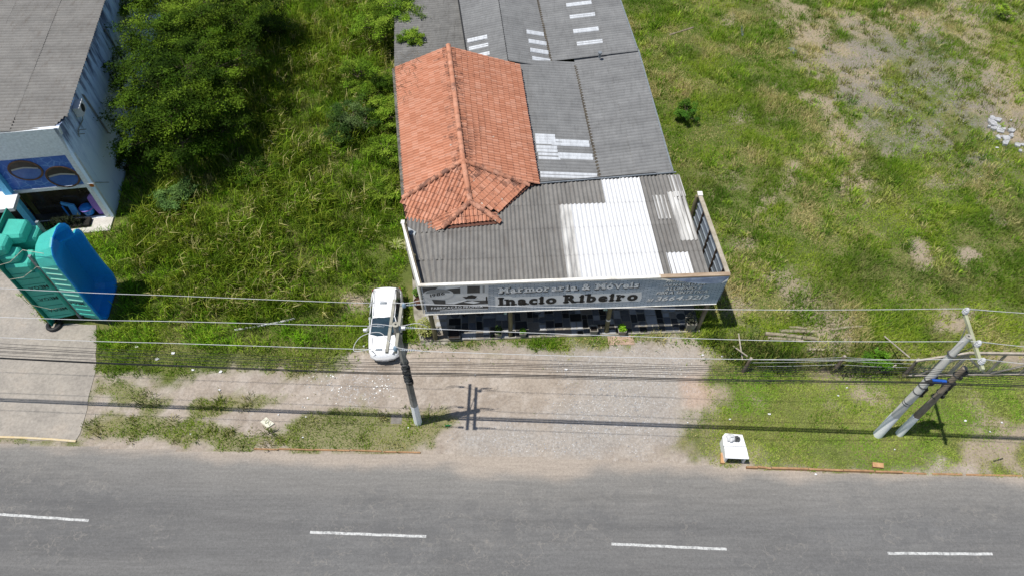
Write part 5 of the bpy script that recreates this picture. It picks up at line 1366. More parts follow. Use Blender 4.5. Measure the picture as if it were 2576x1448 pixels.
PH = [dict(l=[(0, 725), (450, 744), (857, 760)], r=[(1080, 765.5), (1500, 773.5), (2000, 779)], e=(2576, 787)),
      dict(l=[(0, 797), (450, 808), (860, 818)], r=[(1078, 826), (1500, 842), (2000, 857)], e=(2576, 871)),
      dict(l=[(0, 848), (450, 863), (855, 876)], r=[(1085, 883), (1500, 896), (2000, 904)], e=(2576, 914))]
ord_ = ('shop side', 'middle', 'road side')
for i, ph in enumerate(PH):
    L = [wp(*q, yk[i]) for q in ph['l']]; dead = P((947, 939, 935)[i], (761, 819, 877)[i], ZA + .02)
    run = [ext(L[0], L[1], 26)] + L + [dead]
    cable('power_line', run, .0105, m_alu, f'bare pale power line on the {ord_[i]} running past the pool shells to dark pole', 'power line', 'power lines left of pole' if False else 'high power lines')
    end = Vector(pins2[i]) + Vector((0, 0, .27))
    s_ = P((1060, 1060, 1062)[i], (765, 825, 881)[i], ZA + .02)
    R = [wp(*q, yk[i]) for q in ph['r']]
    run = [s_] + [Vector((q.x, q.y, q.z)) for q in R] + [end]
    cable('power_line', run, .0105, m_alu, f'bare pale power line on the {ord_[i]} strung across the shop front between two poles', 'power line', 'high power lines')
    e_ = onplane(*ph['e'], end, Vector((-WS, 1, 0)).normalized())
    cable('power_line', [end, (end + e_) / 2 + Vector((0, 0, -.02)), e_, ext(e_, end, 25)], .0105, m_alu, f'bare pale power line on the {ord_[i]} leading away beyond concrete pole', 'power line', 'high power lines')
    # strain insulator strings either side of the double crossarm
    for a, b in ((dead, P((975, 968, 963)[i], (762, 820, 878)[i], ZA + .02)), (s_, P((1022, 1014, 1006)[i], (767, 823, 879)[i], ZA + .02))):
        d = (b - a); m = MB().tube([a, b], .014, 4)
        m.build('strain_rod', m_alu, up1)
        for k_ in range(6): MB().lathe(a + d * (.35 + .1 * k_), [(.02, 0), (.06, .01), (.06, .02), (.02, .03)], 8, axis=d).build('insulator_disc', m_porc, up1)
    # slack jumper from one side to the other over the pin insulator
    top = Vector(arm2pts[i]) + Vector((0, 0, .25))
    j = [dead + Vector((-.1, 0, .0)), dead + Vector((-.35, -.05 if i else .0, -.30)), dead + Vector((.0, .05, .05)), top, top + Vector((.7, .05, .12)), s_ + Vector((.25, .05, .02))]
    if i == 2: j = [dead, dead + Vector((-.75, .15, -.35)), dead + Vector((-.55, .7, -.25)), dead + Vector((.2, .8, -.1)), top, s_]
    cable('jumper', j, .012, m_alu, f'slack grey jumper loop at the {ord_[i]} insulator of the double crossarm', 'jumper cable', 'jumper loops')
yb = b1.y - .1
runs = [  # left edge, at the dark pole, mid right, at concrete pole, right edge
 ((863, 903, 898, 920, 924, 935), .008), ((871, 909, 909.5, 924.5, 929, 944), .010), ((875, 913, 913.5, 929, 934, 950), .012), ((882, 919, 917, 933, 938, 955), .010), ((885, 922, 922, 940, 945, 960), .009),
 ((893, 928, 929, 944, 950, 964), .010), ((899, 935, 937, 954, 960, 968), .022), ((901, 938, 940.5, 957.5, 963, 972), .018), (None, 944, 944, 961.5, 968, 980), ]
names = ['thin uppermost', 'slim second', 'medium third', 'slim fourth', 'thin fifth', 'slim sixth', 'thick bundled', 'thick looping', 'lowest']
for i, rr in enumerate(runs):
    if rr[0] is None: _, m0, m1, r1_, r2_, e_ = rr; l = None; r = .009
    else: (l, m0, m1, r1_, r2_, e_), r = rr
    yy = yb - .012 * i
    pts = []
    if l is not None:
        q0, q1, q2 = wp(0, l, yy), wp(450, l + (m0 - l) * .54, yy), wp(889, m0, yy); pts += [ext(q0, q1, 26), q0, q1, q2]
    pts += [wp(1022, (m0 + m1) / 2 + 1, yy), wp(1150, m1 + 1.5, yy), wp(1500, (m1 + r1_) / 2 + .5, yy), wp(1842, r1_, yy), wp(2290 + i * 4, r2_, yy), wp(2576, e_, yy)]
    pts.append(ext(pts[-1], pts[-2], 25))
    cable('telephone_cable', pts, r, m_cable, f'{names[i]} black telephone cable slung between the poles', 'cable', 'low telephone cables')

# ================================================================== STREET THINGS
# white stone rubbish bin with bags
m_marb = simple('white_marble', .80, .74, 2, .4); m_brick = simple('orange_brick', '#c7a076', '#ab835c', 5, .9)
bb = P(1846, 1166, 0); bt = thing('rubbish_bin', bb, 'white marble rubbish bin with two lids on the verge', 'rubbish bin')
X0, X1 = P(1820, 1168, 0).x, P(1872, 1168, 0).x; Yb = bb.y
rot = .02
def G(x, y, z): return Vector((X0 + x, Yb + y - .02 * x, z))
WB = X1 - X0
for lo, hi in (((0.0, .06, 0), (.10, 1.0, .62)), ((WB - .10, .06, 0), (WB, 1.0, .62)), ((.1, .9, 0), (WB - .1, 1.0, .62))):
    MB().prism([G(lo[0], lo[1], 0), G(hi[0], lo[1], 0), G(hi[0], hi[1], 0), G(lo[0], hi[1], 0)], .62).build('wall', m_marb, bt)
MB().prism([G(-.05, .0, .60), G(WB + .05, -.02, .60), G(WB + .02, .52, .66), G(-.03, .54, .66)], (0, 0, .04)).build('lid', m_marb, bt)
MB().prism([G(-.06, .555, .67), G(WB + .01, .535, .67), G(WB - .04, 1.10, .67), G(.12, 1.16, .67), G(-.03, 1.0, .67)], (0, 0, .04)).build('lid', m_marb, bt)
def lump(name, c, r, mat, label, seed):
    t = thing(name, c - Vector((0, 0, r * .6)), label, 'bag'); rr = random.Random(seed)
    bm = bmesh.new(); bmesh.ops.create_icosphere(bm, subdivisions=3, radius=1.0)
    for v in bm.verts:
        k_ = 1 + .16 * math.sin(v.co.x * 5 + seed) * math.cos(v.co.y * 6) + rr.uniform(-.05, .05)
        v.co = Vector((v.co.x * r * k_, v.co.y * r * .9 * k_, v.co.z * r * .65 * k_))
    me = bpy.data.meshes.new('bag'); bm.to_mesh(me); bm.free(); me.materials.append(mat)
    o = link(bpy.data.objects.new('bag', me)); o.location = c; put_under(o, t)
    MB().lathe(c + Vector((0, 0, r * .55)), [(r * .25, 0), (r * .12, r * .15), (r * .3, r * .4)], 8).build('knot', mat, t)
lump('rubbish_bag', G(.30, .88, .82), .20, simple('white_bag', .62, .5, 8, .4), 'white knotted rubbish bag on the marble bin', 2)
lump('rubbish_bag', G(.56, .86, .80), .16, simple('black_bag', .02, .12, 9, .2), 'black shiny rubbish bag on the marble bin', 5)
def block(name, pts, h, mat, label, cat, group=None):
    return MB().prism([p if isinstance(p, Vector) else P(*p, -.01) for p in pts], h).build(name, mat, None, label=label, cat=cat, group=group)
block('brick', [(1811, 1166), (1821, 1167), (1821, 1140), (1811, 1141)], .16, m_brick, 'tan brick standing against the marble bin', 'brick')
block('brick', [(2193, 1176), (2220, 1178.5), (2219, 1167), (2192, 1164)], .15, m_brick, 'loose tan brick lying on grass behind the kerb slabs', 'brick')
m_kerb = simple('terracotta_kerb', '#b08a66', '#8f6f50', 3, .9)
for a, b in (((1876, 1176), (1904, 1177)), ((1905, 1175), (1938, 1179)), ((1940, 1178), (2030, 1181)), ((2032, 1181), (2118, 1184)), ((2120, 1184), (2196, 1186)), ((2200, 1187), (2268, 1189)), ((2272, 1188.5), (2330, 1190.5)), ((2345, 1191), (2420, 1192.5)), ((2430, 1193), (2570, 1195.5))):
    A, C_ = P(*a, .0), P(*b, .0); low = a[0] > 2270
    h = .05 if low else .16
    MB().beam(A + Vector((0, 0, h / 2 - .02)), C_ + Vector((0, 0, h / 2 - .02 + random.uniform(-.02, .02))), .08, h, up=(0, random.uniform(-.15, .1), 1)).build('kerb_slab', m_kerb, None, label='terracotta kerb slab on edge along the grass verge east of the marble bin', cat='kerb slab', group='kerb slabs by the marble bin')
for a, b in (((640, 1129), (700, 1130.5)), ((702, 1129), (790, 1131.5)), ((792, 1131), (880, 1133)), ((882, 1132), (960, 1135)), ((965, 1136), (1058, 1138))):
    A, C_ = P(*a, .0), P(*b, .0)
    MB().beam(A + Vector((0, 0, .03)), C_ + Vector((0, 0, .02)), .06, .10).build('kerb_slab', m_kerb, None, label='thin half-buried kerb slab along the weedy strip near the dark pole', cat='kerb slab', group='half-buried kerb slabs by the dark pole')
block('manhole_cover', [(985, 1043), (1012, 1043), (1010, 1065), (983, 1065)], .03, simple('grey_slab', '#8a857c', '#6f6a62', 2, .9), 'grey square concrete cover beside the foot of dark pole', 'cover')
m_card = simple('pale_cardboard', '#dfdccb', '#c9c4b0', 2, .8); m_wht = simple('white_litter', .72, .6, 4, .6)
block('board_sheet', [(656, 1062), (674, 1077), (691, 1066), (671, 1050)], .09, m_card, 'pale square board lying on the weedy strip', 'board')
bt2 = thing('bottle', P(1128, 1070, 0), 'green glass bottle lying in the sand near pole shadow', 'bottle'); a = P(1120, 1070, .05); b = P(1136, 1068, .05)
MB().tube([a, a.lerp(b, .62), a.lerp(b, .75), b], [.045, .045, .018, .016], 8).build('glass', simple('green_glass', (.02, .16, .05), (.015, .12, .04), 3, .15, spec=.6), bt2, smooth=True)
block('stick', [(2498, 1158), (2522, 1151), (2523, 1154), (2499, 1161)], .04, m_black, 'short black strip of rubber on the sandy verge', 'strip')
block('board_sheet', [(531, 1548 - 1000 + 1548 - 1548), (545, 548), (545, 560), (531, 560)], .02, m_card, 'small tan card in the sand beside weeds', 'card') if False else None
MB().tube([P(590, 829, .05), P(640, 821, .08), P(700, 810, .08), P(742, 800, .10)], .05, 6).build('plastic_pipe', simple('white_pipe', .6, .5, 2, .5), None, label='long white plastic pipe lying in the grass', cat='pipe')
spots = [(345, 871, .10), (436, 888, .13), (395, 903, .10), (441, 919, .08), (486, 930, .09), (555, 935, .10), (552, 980, .07), (700, 1042, .05), (480, 1091, .05), (770, 1048, .05), (762, 1100, .05), (1027, 1075, .05), (1424, 929, .10), (1195, 943, .06), (1936, 1041, .09), (1836, 1054, .05),
         (2052, 1192, .07), (2428, 1058, .07), (2520, 1062, .06), (1816, 896, .06), (1844, 890, .06), (1768, 893, .08), (2108, 994, .06), (2130, 975, .05), (2490, 1085, .05), (2250, 1130, .04), (2508, 372, .12), (915, 870, .08), (850, 865, .07), (1110, 885, .05), (1180, 905, .05), (1730, 1062, .05)]
for i, (px, py, s_) in enumerate(spots):
    rr = random.Random(i); c = P(px, py, .03)
    MB().prism([c + Vector((s_ * rr.uniform(.6, 1.2) * math.cos(t), s_ * rr.uniform(.5, 1.0) * math.sin(t), rr.uniform(-.02, .02))) for t in (.3, 1.5, 2.6, 3.7, 5.2)], .03).build('litter_scrap', m_wht, None, label='small white scrap of litter lying ' + ('in the far gravel lot' if py < 500 else 'in the grass strip beside the concrete forecourt' if px < 600 and py < 950 else 'among roadside weeds beside the half-buried kerb' if px < 1030 and py > 1000 else 'on the grass in front of the parked car' if px < 960 else 'on the sandy parking strip' if px < 1760 else 'at the edge of grass by the end fence post' if py < 900 else 'on the green verge around the concrete pole' if py < 1150 else 'at the foot of the terracotta kerb'), cat='litter', group='scattered litter')
# white rubble heap at the lot's edge
for i in range(26):
    rr = random.Random(40 + i); t = rr.random(); px = 2495 + rr.gauss(0, 16) + t * 55; py = 300 + rr.gauss(0, 10) + t * 62; s_ = rr.uniform(.07, .32); c = P(px, py, .03)
    MB().prism([c + Vector((s_ * rr.uniform(.6, 1.2) * math.cos(a), s_ * rr.uniform(.6, 1.2) * math.sin(a), 0)) for a in (.2, 1.1, 2.4, 3.6, 4.9)], rr.uniform(.05, .16)).build('rubble_lump', simple('white_rubble', .52, .34, 5, .9, lo=.3, hi=.6) if i == 0 else bpy.data.materials['white_rubble'], None, label='white plaster rubble lump in the heap at edge of grey gravel lot', cat='rubble', group='plaster rubble heap')
block('plank', [(1683, 88), (1744, 69), (1745, 72), (1684, 91)], .06, m_wood, 'weathered plank beside bare patch in the field', 'plank')
block('slab', [(1863, 68), (1868, 67), (1870, 92), (1865, 92)], .08, simple('grey_slab2', '#7c828c', '#62676f', 2, .8), 'narrow grey slab upright in the field grass', 'slab')
block('sheet_scrap', [(1980, 122), (1995, 122), (2010, 136), (1998, 140)], .07, simple('grey_scrap', '#6f7175', '#55575a', 2, .8), 'crumpled grey sheet scrap beside the sandy track', 'scrap')
m_log = simple('bleached_log', '#a59b86', '#857b68', 5, .9, stretch=(.3, 1, 1))
for i, (a, b, r) in enumerate((((1925, 838), (2062, 853), .10), ((1932, 850), (2020, 857), .09), ((1960, 832), (2048, 834), .09), ((1985, 823), (2030, 826), .08), ((2090, 828), (2170, 820), .07), ((2030, 879), (2080, 880), .07))):
    MB().tube([P(*a, r), (P(*a, r) + P(*b, r)) / 2 + Vector((0, .03, 0)), P(*b, r)], [r, r * 1.05, r * .9], 8).build('log', m_log, None, smooth=True, label=('longest bleached log in front of the log pile', 'short bleached log tucked beside the longest log', 'bleached log at the back of the pile', 'shortest stub of log behind the pile', 'thin bleached log lying apart in the grass', 'half sunken log beside the trench weeds')[i], cat='log', group='logs stacked in the grass')
# ---- old wire fence and timber gate
m_fw = simple('silvery_fence_wood', '#b8aea0', '#93897b', 4, .9, stretch=(1, 1, .3)); m_fd = simple('rotten_fence_post', '#7a6f62', '#5a5044', 4, .95)
fposts = [(P(1868, 935, 0), P(1880, 893, 0) , 1.2), (P(2095, 935, 0), None, 1.3), (P(2272, 945, 0), None, 1.55)]
heads = []
for i, (b, _, h) in enumerate(fposts):
    t = thing('fence_post', b, ['rotten leaning fence post at end of the old wire fence near the porch', 'dark rotten fence post in the middle of the wire fence', 'stout split fence post carrying the gate'][i], 'fence post')
    top = b + Vector(((.10, .12, .04)[i], (.05, .1, 0)[i], h)); heads.append(top)
    MB().tube([b + Vector((0, 0, -.1)), (b + top) / 2 + Vector((.02, 0, 0)), top], [.09, .085, .075], 7).build('shaft', m_fd, t)
    MB().tube([top + Vector((0, 0, -.06)), top + Vector((.02, 0, .02))], [.085, .06], 7).build('frayed_top', m_fw, t)
for zi, z in enumerate((-.1, -.4, -.75)):
    for ai, (a, b) in enumerate(zip(heads, heads[1:])): 
        MB().tube([a + Vector((0, 0, z)), (a + b) / 2 + Vector((0, 0, z - .05)), b + Vector((0, 0, z))], .007, 4).build('fence_wire', m_alu, None, label=f"{('top', 'middle', 'bottom')[zi]} sagging fence wire between the middle post and the {('end post', 'gate post')[ai]}", cat='fence wire', group='fence wires')
for i, (a, b, za, zb, lab) in enumerate((((2225, 845), (2288, 898), .2, 1.35, 'slanting brace pole propped against the gate post'), ((2205, 938), (2255, 917), .05, .4, 'short pale stake leaning in the trench grass'), ((1858, 838), (1868, 905), .7, .3, 'thin crooked stick standing by the end fence post'), ((1845, 870), (1880, 895), .2, 1.0, 'mossy prop leaning on the end fence post'))):
    MB().tube([P(*a, za), P(*b, zb)], .035, 6).build('brace_pole', m_fw, None, label=lab, cat='brace')
gate = thing('timber_gate', P(2390, 945, 0), 'old silvery timber gate with wire mesh and diagonal braces', 'gate')
ga, gb_ = P(2268, 948, 0), P(2382, 944, 0); gd = (gb_ - ga).normalized()
gm = gb_ ; ge = gb_ + gd * 4.2 + Vector((0, -.15, 0))
hL, hM = 1.5, 2.05
def gbar(a, b, w=.10, h=.07, name='rail'): MB().beam(a, b, w, h, up=(0, 1, 0)).build(name, m_fw, gate)
Zv = lambda p, z: p + Vector((0, 0, z))
gbar(Zv(ga, hL), Zv(gm, hM), .10, .09); gbar(Zv(gm, hM), Zv(ge, hM - .15), .14, .10); gbar(Zv(ga, .15), Zv(ge, .12))
for t in (.55, 1.0): gbar(Zv(ga.lerp(gm, t), .1), Zv(ga.lerp(gm, t), hL + (hM - hL) * t), name='upright')
for t in (.0, .42, .8): gbar(Zv(gm.lerp(ge, t) + gd * .08, .1), Zv(gm.lerp(ge, t) + gd * .08, hM - .1), name='upright')
gbar(Zv(ga.lerp(gm, .35), .15), Zv(gm, hM - .1), .08, .06, 'brace'); gbar(Zv(gm, hM - .2), Zv(gm.lerp(ge, .42), .2), .08, .06, 'brace'); gbar(Zv(gm.lerp(ge, .48), .2), Zv(gm.lerp(ge, .9), 1.2), .08, .06, 'brace')
mesh_ = MB()
for k_ in range(60):
    p = ga.lerp(ge, k_ / 59); mesh_.tube([Zv(p, .15), Zv(p, 1.5)], .003, 3, False)
for k_ in range(14): mesh_.tube([Zv(ga, .2 + k_ * .1), Zv(ge, .2 + k_ * .1)], .003, 3, False)
mesh_.build('wire_mesh', m_galv, gate)
# ================================================================== VEGETATION
m_grass = mat_leaf('grass_blade', .25, .7, .05)
EXC = [W2(q) if False else np.array([B(u_, v_)[:2] for u_, v_ in q]) for q in (
    [(-1.9, 4.2), (-1.5, 6.0), (-2.5, 17), (-3.2, 30), (12.2, 30), (12.7, 7.9), (13.4, 4.6), (13.4, -.2), (-.8, -.2), (-1.3, 2.0)],)]
EXC.append(np.array([Q(s_, d_)[:2] for s_, d_ in ((-.05, -.2), (14, -.2), (14, 24), (-.05, 24))]))
EXC.append(np.array([(Q(s_, 0) + OUT * d_)[:2] for s_, d_ in ((-.05, 1.1), (2.6, 1.1), (2.6, -.1), (-.05, -.1))]))
EXC.append(Z_DRIVE); EXC.append(W2([(650, 1062), (674, 1084), (697, 1067), (671, 1046)])); EXC.append(W2([(983, 1041), (1014, 1041), (1012, 1068), (981, 1068)])); EXC.append(np.array([q[:2] for q in (R2(-.5, 0, -.4), pool_pt(-.4, 0, .35), pool_pt(2.9, 0, .35), R2(2.9, 0, -.4))])); EXC.append(np.array([C(x, y, 0)[:2] for x, y in ((-.8, -1.9), (.8, -1.9), (.8, 1.95), (-.8, 1.95))]))
def sample(dens, fn, seed, box=None):
    """random roots over the visible ground; fn gives the chance 0..1 that a root stays"""
    r = np.random.default_rng(seed)
    x0, x1, y0, y1 = box or (-46, 46, 8, 60)
    n = int(dens * (x1 - x0) * (y1 - y0))
    x = r.uniform(x0, x1, n); y = r.uniform(y0, y1, n)
    px, py = D_of(x, y)
    k = (px > -90) & (px < 2670) & (py > -60) & (py < 1215)
    x, y = x[k], y[k]
    k = r.random(len(x)) < fn(x, y); x, y = x[k], y[k]
    for e in EXC:
        k = pdist(e, x, y) < 0; x, y = x[k], y[k]
    k = pdist(Z_ROAD, x, y) < 0.05; x, y = x[k], y[k]
    return x, y
def blades(name, x, y, h, w, lean, col, mat, segs=1, seed=0, az=None, z0=0.0, parent=None, **kw):
    r = np.random.default_rng(seed); n = len(x)
    az = r.uniform(0, 2 * np.pi, n) if az is None else az
    fa = az + np.pi / 2 + r.normal(0, .5, n)
    d = np.stack([np.cos(az), np.sin(az), np.zeros(n)], 1); s = np.stack([np.cos(fa), np.sin(fa), np.zeros(n)], 1) * (w / 2)[:, None]
    b = np.stack([x, y, np.full(n, z0) if np.isscalar(z0) else z0], 1); up = np.array([0, 0, 1.0])
    if segs == 1:
        v = np.empty((n, 3, 3)); v[:, 0] = b - s; v[:, 1] = b + s
        v[:, 2] = b + d * (h * lean)[:, None] + up * (h * np.sqrt(np.clip(1 - lean ** 2, .05, 1)))[:, None]
        f = np.arange(3 * n).reshape(n, 3); nv = 3
    else:
        v = np.empty((n, 5, 3)); v[:, 0] = b - s * .8; v[:, 1] = b + s * .8
        m1 = b + d * (h * lean * .35)[:, None] + up * (h * .62)[:, None]
        v[:, 2] = m1 - s; v[:, 3] = m1 + s
        v[:, 4] = m1 + d * (h * lean * .65)[:, None] + up * (h * .40 * (1 - 1.15 * lean))[:, None]
        i = np.arange(n)[:, None] * 5
        f = np.concatenate([i + np.array([[0, 1, 3]]), i + np.array([[0, 3, 2]]), i + np.array([[2, 3, 4]])], 0); nv = 5
    me = bpy.data.meshes.new(name)
    me.vertices.add(n * nv); me.vertices.foreach_set('co', v.astype(np.float32).ravel())
    me.loops.add(f.size); me.loops.foreach_set('vertex_index', f.ravel().astype(np.int32))
    me.polygons.add(len(f)); me.polygons.foreach_set('loop_start', np.arange(0, f.size, 3, dtype=np.int32))
    me.update(calc_edges=True)
    cc_ = np.repeat(col, nv, 0)
    a = me.attributes.new('tone', 'FLOAT_COLOR', 'POINT'); a.data.foreach_set('color', np.concatenate([cc_, np.ones((len(cc_), 1))], 1).astype(np.float32).ravel())
    me.materials.append(mat)
    o = link(bpy.data.objects.new(name, me))
    if parent is not None: put_under(o, parent)
    return tag(o, **kw)
def mixc(a, b, t): return np.asarray(a)[None] * (1 - t[:, None]) + np.asarray(b)[None] * t[:, None]
def grass_tone(x, y, seed, dry=0.0):
    r = np.random.default_rng(seed); n = len(x)
    g = fbm(x, y, .22, 4, 21); g2 = fbm(x, y, .9, 4, 22); e = r.normal(0, .12, n)
    t = sstep(.34, .66, g * .55 + g2 * .45 + e)
    col = mixc((.115, .225, .016), (.31, .40, .045), t)
    d = sstep(.57, .76, fbm(x, y, .45, 5, 23) + e * .9 + dry)
    col = col * (1 - d[:, None]) + np.array([.50, .43, .20]) * d[:, None]
    dk = sstep(.50, .68, fbm(x, y, .30, 4, 24) + e * .5)
    col = col * (1 - .55 * dk[:, None]) + np.array([.07, .14, .018]) * (.55 * dk[:, None])
    return col * r.uniform(.7, 1.3, n)[:, None]
# ---- short field and verge grass
def dens_field(x, y):
    z = zones(x, y); px, py = D_of(x, y)
    k = np.ones(len(x))
    k *= 1 - .90 * z['sand'] ; k *= 1 - .72 * z['lot']; k *= 1 - .60 * z['lotsand']; k *= 1 - .93 * z['bare']; k *= 1 - .50 * z['thin']; k *= 1 - z['gravel']
    k = np.where(z['sand'] > .75, k * .18 * (fbm(x, y, 1.3, 3, 31) > .6), k)
    k *= .55 + .45 * sstep(.3, .6, fbm(x, y, 1.6, 3, 32))
    far = sstep(100, -60, py)
    return np.clip(k * (1 - .35 * far), 0, 1)
x, y = sample(460, dens_field, 1)
z_ = zones(x, y)
px, py = D_of(x, y)
r = np.random.default_rng(5)
verge = sstep(925, 960, py)
hh = (.10 + .26 * sstep(.35, .7, fbm(x, y, .5, 4, 33)) + .12 * sstep(.5, .7, fbm(x, y, 2.2, 3, 34))) * r.uniform(.55, 1.35, len(x))
hh *= 1 - .62 * verge; hh *= 1 - .45 * np.maximum(z_['lot'], z_['lotsand'])
hh = np.where(z_['gin'] > .4, hh * 1.6, hh)
col = grass_tone(x, y, 6, 0.03)
lush = verge * sstep(1780, 1900, px)
col = col * (1 - .6 * lush[:, None]) + (np.array([.33, .47, .060]) * r.uniform(.75, 1.25, len(x))[:, None]) * (.6 * lush[:, None])
lf = sstep(1050, 900, px)
col = col * (1 - .35 * lf[:, None]) + (np.array([.14, .24, .02]) * r.uniform(.7, 1.3, len(x))[:, None]) * (.35 * lf[:, None])
blades('grass', x, y, hh, r.uniform(.016, .04, len(x)) * (1 + .3 * (1 - verge)), r.uniform(.25, .9, len(x)), col, m_grass, 1, 7, label='short mixed green and dry grass over field and verges', cat='grass', kind='stuff')
def f_verge(x, y):
    z = zones(x, y); px, py = D_of(x, y)
    return sstep(930, 960, py) * sstep(1740, 1840, px) * (1 - z['sand']) * (1 - .9 * z['bare']) * (.45 + .55 * sstep(.32, .55, fbm(x, y, .7, 4, 51)))
x, y = sample(620, f_verge, 3, (7, 24, 11, 20)); r = np.random.default_rng(9)
t_ = sstep(.35, .65, fbm(x, y, .5, 4, 52) + r.normal(0, .08, len(x)))
col = mixc((.20, .38, .03), (.42, .48, .11), t_) * r.uniform(.85, 1.15, len(x))[:, None]
br_ = sstep(.52, .68, fbm(x, y, .6, 4, 53))[:, None]; col = col * (1 - .55 * br_) + np.array([.36, .31, .14]) * (.55 * br_)
blades('verge_grass', x, y, r.uniform(.05, .13, len(x)), r.uniform(.02, .04, len(x)), r.uniform(.3, .9, len(x)), col, m_grass, 1, 10, label='fresh mown lime green grass of the verge around the concrete pole', cat='grass', kind='stuff')
# ---- knee-high tussocks that give the fields their relief
def clumps(seed, dens, fn, per, spread, h0, h1, name, tone, lab, lean=(.2, .8), w=(.018, .04), box=None, segs=2, azm=None):
    cx_, cy_ = sample(dens, fn, seed, box); r = np.random.default_rng(seed + 1)
    n = len(cx_); k = r.integers(int(per * .5), int(per * 1.5) + 1, n); sc = r.uniform(.6, 1.4, n)
    i = np.repeat(np.arange(n), k)
    x = cx_[i] + r.normal(0, 1, len(i)) * spread * sc[i]; y = cy_[i] + r.normal(0, 1, len(i)) * spread * sc[i]
    h = r.uniform(h0, h1, len(i)) * sc[i]
    az = np.arctan2(y - cy_[i], x - cx_[i]) + r.normal(0, .7, len(i))
    if azm is not None: az = r.normal(azm[0], azm[1], len(i))
    t = np.array(tone)[r.integers(0, len(tone), n)][i] * r.uniform(.6, 1.4, len(i))[:, None]
    return blades(name, x, y, h, r.uniform(*w, len(i)), r.uniform(*lean, len(i)), t, m_grass, segs, seed + 2, az=az, label=lab, cat='grass', kind='stuff')
def f_tuss(x, y):
    z = zones(x, y); px, py = D_of(x, y)
    k = sstep(.46, .62, fbm(x, y, .38, 4, 41)) * (1 - z['sand']) * (1 - .75 * z['lot']) * (1 - .7 * z['lotsand']) * (1 - z['bare'])
    return k * sstep(960, 900, py) * (px > 1500) * .8
clumps(50, 3.2, f_tuss, 26, .16, .22, .5, 'tussock_grass', [(.16, .30, .022), (.27, .40, .04), (.36, .40, .09), (.08, .17, .015), (.44, .40, .17)], 'rough tussocks of field grass behind the fence')
def f_wild(x, y):
    z = zones(x, y); px, py = D_of(x, y)
    k = (px < 1060) & (py < 880)
    return k * (1 - z['sand']) * (1 - .9 * z['bare']) * (.4 + .6 * sstep(.38, .6, fbm(x, y, .5, 4, 42))) * (1 - .55 * z['tall'])
clumps(60, 9.0, f_wild, 24, .16, .2, .5, 'meadow_grass', [(.17, .36, .016), (.24, .44, .022), (.11, .24, .012), (.33, .45, .045), (.07, .14, .01)], 'thick bright green meadow grass on the vacant plot', w=(.016, .038))
# ---- tall reeds, bent over and partly dry
def f_reed(x, y):
    z = zones(x, y)
    return z['tall'] * (.15 + .85 * sstep(.36, .58, fbm(x, y, .33, 4, 43)))
clumps(70, 16.0, f_reed, 11, .13, .55, 1.35, 'reeds', [(.15, .26, .018), (.11, .20, .014), (.22, .34, .026), (.30, .36, .05), (.50, .46, .19), (.08, .13, .012), (.07, .11, .012), (.14, .20, .018), (.10, .15, .014), (.19, .25, .025)], 'tall bent reeds and dry stalks filling the vacant plot', lean=(.15, .75), w=(.02, .046), azm=(-.6, 1.2))
# ---- trench growth in front of the fence, shade painted in as dark tones, lush patches on the verge
def f_tr(x, y): return zones(x, y)['trench']
clumps(80, 14.0, f_tr, 22, .15, .3, .65, 'trench_weeds', [(.05, .09, .014), (.09, .14, .02), (.03, .05, .01), (.20, .20, .06)], 'rank weeds with shade painted into their tone along the foot of wire fence')
ZL = [W2(q) for q in ([(1760, 905), (1850, 925), (2000, 935), (1990, 960), (1860, 965), (1770, 935)], [(1330, 855), (1500, 850), (1790, 828), (1840, 860), (1740, 865), (1400, 870), (1090, 872), (1050, 868)], [(1000, 1040), (1050, 1070), (1020, 1075)], [(2150, 1010), (2300, 1035), (2420, 1080), (2200, 1110), (1950, 1090)])]
clumps(85, 12.0, lambda x, y: sstep(-.3, .3, zmax(ZL, x, y)) * sstep(.4, .6, fbm(x, y, .8, 3, 44)), 18, .12, .08, .20, 'verge_tufts', [(.13, .26, .02), (.17, .30, .025), (.10, .20, .018)], 'fresh green tufts along the verge')
clumps(90, 4.0, lambda x, y: sstep(-.2, .25, zmax(Z_GRASS_IN, x, y)) * sstep(.42, .62, fbm(x, y, 1.1, 3, 45)), 26, .13, .12, .32, 'roadside_weeds', [(.13, .17, .03), (.20, .22, .06), (.08, .12, .02), (.27, .25, .11)], 'weedy tufts in the sandy strip by the road')
# ---- weeds in the gravel lot
clumps(95, 2.4, lambda x, y: np.maximum(zones(x, y)['lot'], zones(x, y)['lotsand']) * sstep(.42, .6, fbm(x, y, .6, 3, 46)), 22, .14, .12, .34, 'lot_weeds', [(.15, .18, .03), (.24, .24, .07), (.10, .13, .02), (.30, .27, .12)], 'sparse weeds dotting the grey gravel lot')
